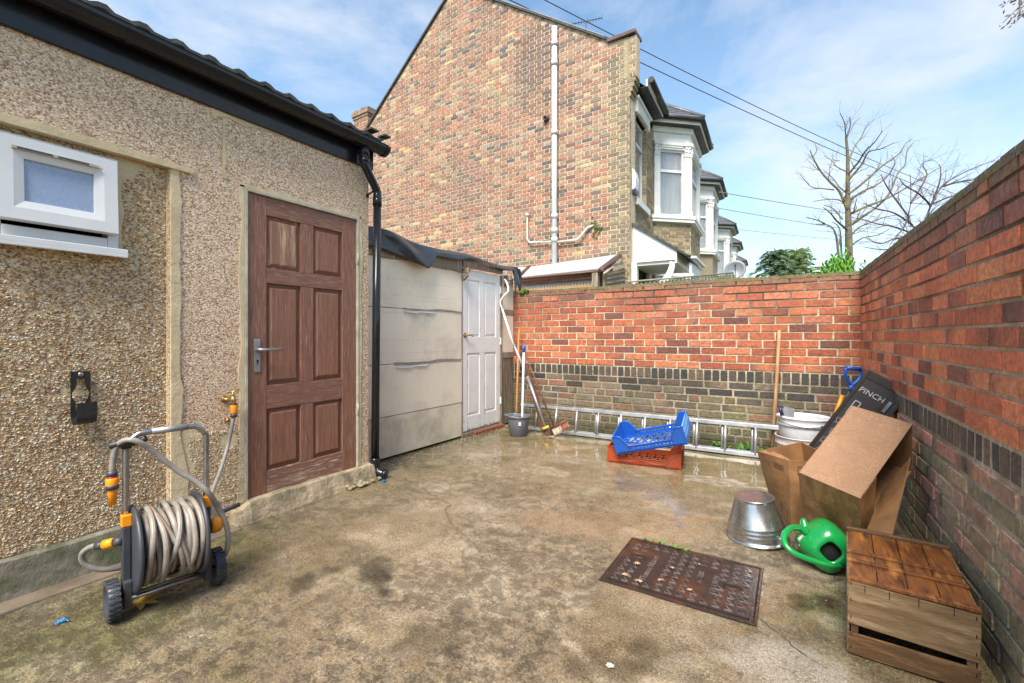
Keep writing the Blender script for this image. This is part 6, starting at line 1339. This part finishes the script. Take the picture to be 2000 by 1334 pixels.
# torn near part of the open side, folded flap
q = MB(); carton_wall(q, cw_(b+Wd), cw_(b+Wd*1.0+V_*.22), cw_(b+V_*.30+Wd*.04), cw_(b+Wd*.02), 8, .01, seed=9); o_ = q.build('torn_side', m_card, b2, recalc=False); o_.modifiers.new('thick', 'SOLIDIFY').thickness = .005
f0 = P(1690, 1042, 2.28); f1 = P(1742, 1050, 2.18); f2 = P(1777, 893, 2.42); f3 = P(1722, 962, 2.5)
q = MB(); carton_wall(q, f0, f1, f2, f3, 10, .006, seed=10); o_ = q.build('hanging_flap', m_cardd, b2, recalc=False); o_.modifiers.new('thick', 'SOLIDIFY').thickness = .005
# ---------------------------------------------------------------- nested white tubs
tc_ = Vector((.075, 4.30, 0)); 
for k, (z, m_, lb) in enumerate(((0, m_whpld, 'lower dusty plastic tub with another tub nested in it'), (.155, m_whpl, 'upper white plastic tub with a black grip on its wire handle'))):
    t = thing('plastic_tub', lb+' beside the leaning pole', 'tub', tc_+Vector((0, 0, z)))
    o_ = tc_+Vector((.012*k, 0, z)); q = MB(); q.lathe([(0, .004), (.148, .004), (.152, .0), (.176, .33), (.176, .332), (.186, .335), (.187, .345), (.184, .35), (.187, .392), (.191, .395), (.190, .402), (.181, .402), (.180, .38), (.15, .01), (0, .01)], 48, o_); q.build('body', m_, t)
    if k == 0: q = MB(FM(o_+Vector((-.02, -.181, .27)), (1, 0, 0), (0, -1, 0))); q.box((-.03, -.004, -.02), (.03, .0035, .02)); q.build('embossed_label', m_whpl, t)
    if k: 
        q = MB(); pts = [o_+Vector((.19*math.cos(a), .19*math.sin(a)-.0, .375-.03*math.sin((a-R(200))/R(150)*math.pi))) for a in [R(200+15*i) for i in range(11)]]; q.tube(pts, .0022, 6); q.build('wire_handle', m_steel, t)
        q = MB(); q.tube([pts[7], pts[8], pts[9]], .009, 8); q.build('grip', m_blackm, t)
sc_ = thing('filling_knife', 'wide steel filling knife with dark blue handle in the upper white tub', 'scraper', tc_+Vector((-.1, -.02, .55)))
q = MB(); q.slab([P(1531, 794, 3.62), P(1552, 798, 3.58), P(1551, 816, 3.58), P(1529, 812, 3.62)], .002); q.build('blade', m_alu, sc_); q = MB(); q.tube([P(1528, 812, 3.6), P(1522, 793, 3.62)], [.014, .010], 8); q.build('handle', M('dark blue handle', (.01, .02, .09), None, 4, (.3, .4)), sc_)
# ---------------------------------------------------------------- folded chalkboard, spade, fork
bs_ = thing('chalkboard_sign', 'black folded pavement chalkboard with white lettering leaning in the corner', 'sign', (-.10, 3.98, 0))
lo = Vector((-.13, 3.985, .0)); hi = Vector((.455, 3.955, .965)); lx = (hi-lo).normalized(); wx = Vector((lx.z, -.12, -lx.x)).normalized(); nx2 = wx.cross(lx).normalized(); nx2 = nx2 if nx2.y < 0 else -nx2
TB = Matrix(((wx.x, lx.x, nx2.x, lo.x), (wx.y, lx.y, nx2.y, lo.y), (wx.z, lx.z, nx2.z, lo.z), (0, 0, 0, 1))); Lb = (hi-lo).length; wb_ = .20
q = MB(TB); q.box((.018, .02, -.012), (wb_-.018, Lb-.05, .0)); q.build('panel', M('chalkboard', (.03, .026, .026), (.04, .035, .033), 6, (.3, .5)), bs_)
for (x0, x1) in ((0, .02), (wb_-.02, wb_)): q = MB(TB); q.box((x0, .0, -.03), (x1, Lb, .006)); q.build('frame_stile', m_board, bs_, bevel=.002)
q = MB(TB); q.box((.02, Lb-.055, -.028), (wb_-.02, Lb-.001, .005)); q.build('frame_rail', m_board, bs_, bevel=.002)
q = MB(TB); q.box((wb_-.01, .0, -.005), (wb_+.045, Lb-.03, .05)); q.box((wb_+.03, .0, .04), (wb_+.05, Lb-.05, .16)); q.build('rear_leg', m_blackm, bs_, bevel=.002)
q = MB(TB); text_into(q, 'PINCH', .052, Matrix.Translation((.028, Lb-.155, .0015)), .0006)
q.box((.05, Lb-.33, .0005), (.055, Lb-.22, .002)); q.box((.085, Lb-.33, .0005), (.09, Lb-.22, .002)); q.box((.05, Lb-.225, .0005), (.09, Lb-.22, .002)); q.box((.05, Lb-.33, .0005), (.09, Lb-.325, .002))
for k in range(5):
    c = (.05+.012*(k % 2), Lb-.40-k*.085); q.tube([(c[0]+.018*math.cos(a)*(1+.3*math.sin(3*a+k)), c[1]+.018*math.sin(a), .001) for a in [i*.5 for i in range(13)]], .0013, 4); q.tube([(c[0]-.02, c[1]-.022, .001), (c[0]+.05, c[1]-.02, .001)], .0012, 4)
q.build('chalk_lettering', m_chalk, bs_, recalc=False)
q = MB(TB); q.box((wb_+.0, Lb-.20, .052), (wb_+.018, Lb-.12, .06)); q.build('hinge_stay', m_steel, bs_)
sp_ = thing('spade', 'spade with a bright blue D grip leaning in the corner of the walls', 'spade', (.2, 4.9, 0))
dd_ = 3.95; g = [P(1681, 729, dd_), P(1682, 721, dd_), P(1652, 718, dd_), P(1650, 726, dd_), P(1655, 740, dd_), P(1664, 751, dd_), P(1674, 746, dd_), P(1682, 735, dd_)]
q = MB(); q.tube([P(1680, 721, dd_), P(1652, 718.5, dd_)], .019, 12); q.tube([P(1653, 719, dd_), P(1651, 732, dd_), P(1658, 746, dd_), P(1664, 753, dd_)], [.014, .012, .013, .016], 10, sub=3); q.tube([P(1681, 721, dd_), P(1682, 733, dd_), P(1673, 746, dd_), P(1664, 753, dd_)], [.014, .012, .013, .016], 10, sub=3); q.tube([P(1664, 751, dd_), P(1659, 764, dd_)], [.018, .016], 10); q.build('grip', m_blue, sp_)
q = MB(); q.tube([P(1660, 760, dd_), P(1630, 850, 3.98)], .015, 8); q.build('shaft', m_blackm, sp_); q = MB(); c = P(1630, 850, 3.98); q.slab([c+Vector((-.09, 0, 0)), c+Vector((.09, 0, 0)), c+Vector((.03, -.03, -.3)), c+Vector((-.12, -.03, -.3))], .004); q.build('blade', m_steel, sp_)
hk = thing('garden_tool', 'orange handled garden tool mostly hidden behind the chalkboard', 'tool', (.1, 4.6, 0)); q = MB(); q.tube([P(1645, 772, 3.95), P(1637, 795, 3.95), P(1600, 900, 3.9)], [.013, .017, .014], 8); q.build('handle', m_orange, hk)
# ---------------------------------------------------------------- poles, brooms, mop bucket
def pole(name, label, cat, pts, r, mat, n=10, part=None, group=None):
    q = MB(); q.tube(pts, r, n); return q
q = MB(); a = P(1522, 645, 4.56); a.y = min(a.y, 5.30); b = P(1506, 893, 4.45); b.z = 0; q.tube([a, a.lerp(b, .5)+Vector((.006, 0, 0)), b], [.0165, .0175, .0175], 10); tag(q.build('wooden_pole', m_pole, None, origin=b), 'worn wooden pole leaning on the back wall beside the white tubs', 'pole')
mbk = Vector((-2.80, 4.72, 0)); mo = thing('mop_bucket', 'grey plastic mop bucket with wringer at the shed end of the back wall', 'bucket', mbk)
q = MB(); q.lathe([(0, .0), (.098, .0), (.108, .008), (.128, .21), (.128, .215), (.140, .219), (.141, .235), (.133, .237), (.126, .232), (.105, .02), (0, .015)], 40, mbk, sx=1.0, sy=1.0); q.build('body', m_grey, mo)
q = MB(); q.lathe([(.125, .229), (.132, .242), (.10, .245), (.095, .232), (.10, .20), (.06, .15), (0, .15)], 28, mbk+Vector((-.05, -.02, .0)), sx=.85, sy=.85); q.build('wringer', m_grey, mo)
q = MB(); q.prism([(-.19, -.03), (-.10, -.06), (-.10, .06), (-.19, .02)], .222, .24); q.v = [v+mbk for v in q.v]; q.build('pouring_lip', m_grey, mo, bevel=.004)
q = MB()
for k in range(4): q.lathe([(.007, 0), (.007, .001), (0, .001)], 8, mbk+Vector((-.09+k*.022, -.085+.004*k, .2455)))
q.build('drain_hole', m_dark, mo)
nb = Vector((.36, -.93, 0)).normalized(); Ts = FM(mbk+nb*.1235+Vector((.0, 0, .135)), Vector((-nb.y, nb.x, 0)), nb); q = MB(Ts); q.box((-.0+.02, -.006, -.0), (.05, .0, .04)); q.build('sticker', m_upvc, mo); q = MB(Ts); Tt = Matrix.Translation((.025, .001, .008)) @ Matrix.Rotation(R(90), 4, 'X'); text_into(q, 'L7', .022, Tt, .0004); q.build('sticker_print', m_ink, mo, recalc=False)
mp_ = thing('mop', 'white mop handle with blue tip standing in the grey mop bucket', 'mop', mbk+Vector((0, 0, .02)))
a = P(1023, 688, 5.47); b = P(1020, 812, 5.42); q = MB(); q.tube([a, b, b+Vector((0, 0, -.2))], .0135, 10); q.build('handle', m_upvc, mp_); q = MB(); q.tube([P(1023.5, 672, 5.47), a], [.010, .0155], 10); q.build('tip', m_blue, mp_); q = MB(); q.lathe([(0, .02), (.05, .02), (.07, .06), (.02, .13), (0, .14)], 10, mbk+Vector((.02, 0, 0))); q.build('mop_head', m_wpaint, mp_)
q = MB(); q.tube([P(985, 545, 6.0), P(990, 553, 5.98), P(993, 568, 5.95), P(984, 578, 5.95), P(977, 590, 5.95), P(981, 604, 5.93)], .013, 10, sub=4); q.tube([P(981, 604, 5.93), P(1005, 680, 5.75)], .014, 10); tag(q.build('bent_tube', m_upvc, None, origin=P(981, 604, 5.93)), 'crooked white tube hanging from the shed eave beside the white door', 'tube')
br = thing('broom', 'broom with silver metal handle and yellow collar leaning on the shed end', 'broom', P(1068, 845, 5.55))
q = MB(); q.tube([P(1003, 672, 5.72), P(1030, 735, 5.65)], [.016, .022], 10); q.tube([P(1030, 735, 5.65), P(1066, 837, 5.45)], [.022, .014], 10); q.build('handle', m_alu, br); q = MB(); q.tube([P(1060, 838, 5.46), P(1072, 833, 5.44)], .018, 8); q.build('collar', m_dryleaf, br); q = MB(); q.hexa([P(1060, 840, 5.5), P(1073, 836, 5.42), P(1076, 849, 5.40), P(1062, 852, 5.47), P(1064, 838, 5.56), P(1077, 834, 5.5), P(1080, 847, 5.5), P(1066, 850, 5.55)]); q.build('bristles', m_purpleleaf, br)
q = MB(); a = P(1024, 712, 5.85); b = P(1056, 838, 5.62); q.slab([a, a+Vector((.05, 0, .0)), b+Vector((.07, 0, 0)), b], .02); tag(q.build('timber_batten', m_brown, None, origin=b), 'brown timber batten leaning behind the silver broom handle', 'batten')
q = MB(); a = P(1013.5, 645, 6.1); b = P(1009, 800, 5.95); b2_ = Vector((b.x, b.y, .0)); q.tube([a, b, b2_], .0165, 8); tag(q.build('bamboo_cane', m_orangew, None, origin=b2_), 'orange bamboo cane upright in the corner behind the mop', 'cane')
bd = thing('deck_brush', 'broom with dark thin handle, its reddish bristles by the ladder rungs', 'broom', P(1095, 840, 5.4))
q = MB(); q.tube([P(1015, 664, 6.02), P(1082, 834, 5.5)], .0105, 8); q.build('handle', m_brown, bd)
a, b = P(1079, 838, 5.45), P(1107, 822, 5.3); q = MB(); q.tube([a+Vector((0, 0, .006)), b+Vector((0, 0, .006))], .02, 6); q.build('head', m_brown, bd)
q = MB(); rn = random.Random(3); dirn = (P(1086, 852, 5.38)-P(1080, 838, 5.45)).normalized()
for k in range(90):
    c = a.lerp(b, rn.random())+Vector((rn.uniform(-.012, .012), rn.uniform(-.012, .012), 0)); t = (c-a).length/(b-a).length; q.tube([c, c+(dirn+Vector((rn.gauss(0, .06), rn.gauss(0, .06), 0))).normalized()*.095], .0032, 4, col=(.62, .5, .36) if t < .55 else (.32, .12, .09))
q.build('bristles', m_stones, bd, recalc=False)
# ---------------------------------------------------------------- aluminium ladder on its side
ld = thing('ladder', 'long aluminium extension ladder lying on its edge along the back wall', 'ladder', (-1.5, 4.95, 0))
yl, zl, yu, zu = 5.02, .03, 5.085, .305
def rail_(name, xa, xb, dy=0, dz=0, ww=.019):
    for (y, z, nm) in ((yl, zl, 'lower'), (yu, zu, 'upper')):
        q = MB(); q.box((xa, y+dy-.013, z+dz-ww), (xb, y+dy+.013, z+dz+ww), R_=Matrix.Rotation(R(-12), 3, 'X')); q.build(name, m_alu, ld, bevel=.003)
rail_('rail', -2.98, .05)
for k in range(12):
    x = -2.975+.271*k+.24
    if x > 0: break
    q = MB(); q.tube([(x, yl, zl), (x, yu, zu)], .0155, 10); q.build('rung', m_alu, ld)
q = MB(); q.box((-2.25, yl+.022, zl-.0), (.2, yl+.045, zl+.03), R_=Matrix.Rotation(R(-12), 3, 'X')); q.build('inner_rail', m_alu, ld); q = MB(); q.box((-2.25, yu+.016, zu-.01), (.2, yu+.04, zu+.022), R_=Matrix.Rotation(R(-12), 3, 'X')); q.build('inner_rail', m_alu, ld)
for k in range(7): x = -1.10+.271*k-.04-.271*3; q = MB(); q.tube([(x, yl+.03, zl+.02), (x, yu+.025, zu+.01)], .013, 8); q.build('inner_rung', m_alu, ld)
# ---------------------------------------------------------------- plastic bread trays
def tray(name, label, T, L, Wd_, H, mat, mat2, slots, hc, group):
    t = thing(name, label, 'crate', T @ Vector((L/2, Wd_/2, 0)), group); th = .006
    q = MB(T); n = 9
    for s_ in (1, -1):
        for k in range(-4, 14):
            x0 = k*.075; pts = []
            a0 = Vector((x0, 0, .012)); d_ = Vector((.45, s_*1.0, 0))
            if s_ < 0: a0.y = Wd_
            t0, t1 = 0, Wd_; 
            if a0.x < 0: t0 = -a0.x/.45
            if a0.x+.45*t1 > L: t1 = (L-a0.x)/.45
            if t1-t0 > .02: pa, pb = a0+d_*t0, a0+d_*t1; nn_ = Vector((-(pb-pa).y, (pb-pa).x, 0)).normalized()*.0085; q.hexa([pa-nn_, pb-nn_, pb+nn_, pa+nn_, *[v+Vector((0, 0, .005)) for v in (pa-nn_, pb-nn_, pb+nn_, pa+nn_)]])
    q.box((0, 0, .0), (L, .02, .017)); q.box((0, Wd_-.02, .0), (L, Wd_, .017)); q.box((0, .02, 0), (.02, Wd_-.02, .017)); q.box((L-.02, .02, 0), (L, Wd_-.02, .017)); q.build('base_lattice', mat, t)
    hl = H*hc
    prof = [(0, 0), (L, 0), (L, H), (L-.055, H), (L-.075, H*.93), (L-.13, hl), (.13, hl), (.075, H*.93), (.055, H), (0, H)]
    if slots: low = [(0, 0), (L, 0), (L, .022), (0, .022)]
    for y0 in (0, Wd_-th):
        q = MB(T)
        if slots:
            q.prism([(0, 0), (L, 0), (L, .03), (0, .03)], y0, y0+th, axis='y'); q.prism([(.10, hl-.018), (L-.10, hl-.018), (L-.13, hl), (.13, hl)], y0, y0+th, axis='y')
            for xx in [.115+k*.034 for k in range(int((L-.23)/.034)+1)]: q.box((xx, y0, .03), (xx+.013, y0+th, hl-.018))
            q.prism([(0, .03), (.12, .03), (.13, hl), (.075, H*.93), (.055, H), (0, H)], y0, y0+th, axis='y'); q.prism([(L, .03), (L, H), (L-.055, H), (L-.075, H*.93), (L-.13, hl), (L-.12, .03)], y0, y0+th, axis='y')
        else: q.prism(prof, y0, y0+th, axis='y')
        # rolled rim following the top edge, second rib lower down
        yo = y0+(0 if y0 == 0 else th)
        q.tube([(p[0], yo, p[1]) for p in prof[2:]], .006, 6, sub=1)
        if not slots:
            q.tube([(.05, yo-.002, H*.8), (.085, yo-.002, H*.62), (.13, yo-.002, hl*.45), (L*.36, yo-.002, hl*.42), (L*.41, yo-.002, hl*.72), (L*.55, yo-.002, hl*.72), (L*.60, yo-.002, hl*.42), (L-.13, yo-.002, hl*.4), (L-.085, yo-.002, H*.6), (L-.05, yo-.002, H*.8)], .005, 6)
            q.box((L*.44, yo-.004, hl*.45), (L*.54, yo+.002, hl*.6))
        q.build('side_wall', mat, t, label='slotted long side' if slots else None)
    for k, x0 in enumerate((0, L-th)):
        q = MB(T); q.prism([(.0, .0), (Wd_, 0), (Wd_, H), (Wd_-.04, H), (Wd_*.5+.05, H*.96), (Wd_*.5-.05, H*.96), (.04, H), (0, H)], x0, x0+th, axis='x'); xo = x0+(0 if k == 0 else th); q.tube([(xo, 0, H), (xo, Wd_, H)], .007, 6)
        for z in (.35, .62): q.tube([(xo, .02, H*z), (xo, Wd_-.02, H*z)], .004, 5)
        for i in range(7): q.tube([(xo, .03+i*(Wd_-.06)/6, .02), (xo, .03+i*(Wd_-.06)/6, H*.9)], .0035, 5)
        q.build('end_wall', mat2 if k else mat, t)
    for (x, y) in ((0, 0), (L, 0), (0, Wd_), (L, Wd_)): q = MB(T); q.box((x-.012 if x else -.004, y-.012 if y else -.004, 0), (x+.004 if x else .012, y+.004 if y else .012, H+.004)); q.build('corner_post', mat, t, bevel=.003)
    return t
rA = Vector((-1.482, 4.158, 0)); rB = Vector((-.836, 4.235, 0)); TT = FM(rA, rB-rA, Vector((-(rB-rA).y, (rB-rA).x, 0)))
tray('plastic_tray', 'red brown plastic stacking tray on the ground under the blue tray', TT, (rB-rA).length, .40, .152, m_rust, m_rust, False, .42, 'plastic stacking trays')
bA = P(1206, 887, 4.22); bB = P(1343, 868, 3.92); U3 = (bB-bA).normalized(); Y3 = Vector((-U3.y, U3.x, .22)).normalized(); Z3 = U3.cross(Y3).normalized(); Y3 = Z3.cross(U3)
if Z3.z < 0: Z3 = -Z3
TT2 = Matrix(((U3.x, Y3.x, Z3.x, bA.x), (U3.y, Y3.y, Z3.y, bA.y), (U3.z, Y3.z, Z3.z, bA.z), (0, 0, 0, 1)))
tray('plastic_tray', 'bright blue plastic stacking tray tilted on top of the red brown tray', TT2, (bB-bA).length, .38, .165, m_blue, m_bluel, True, .37, 'plastic stacking trays')
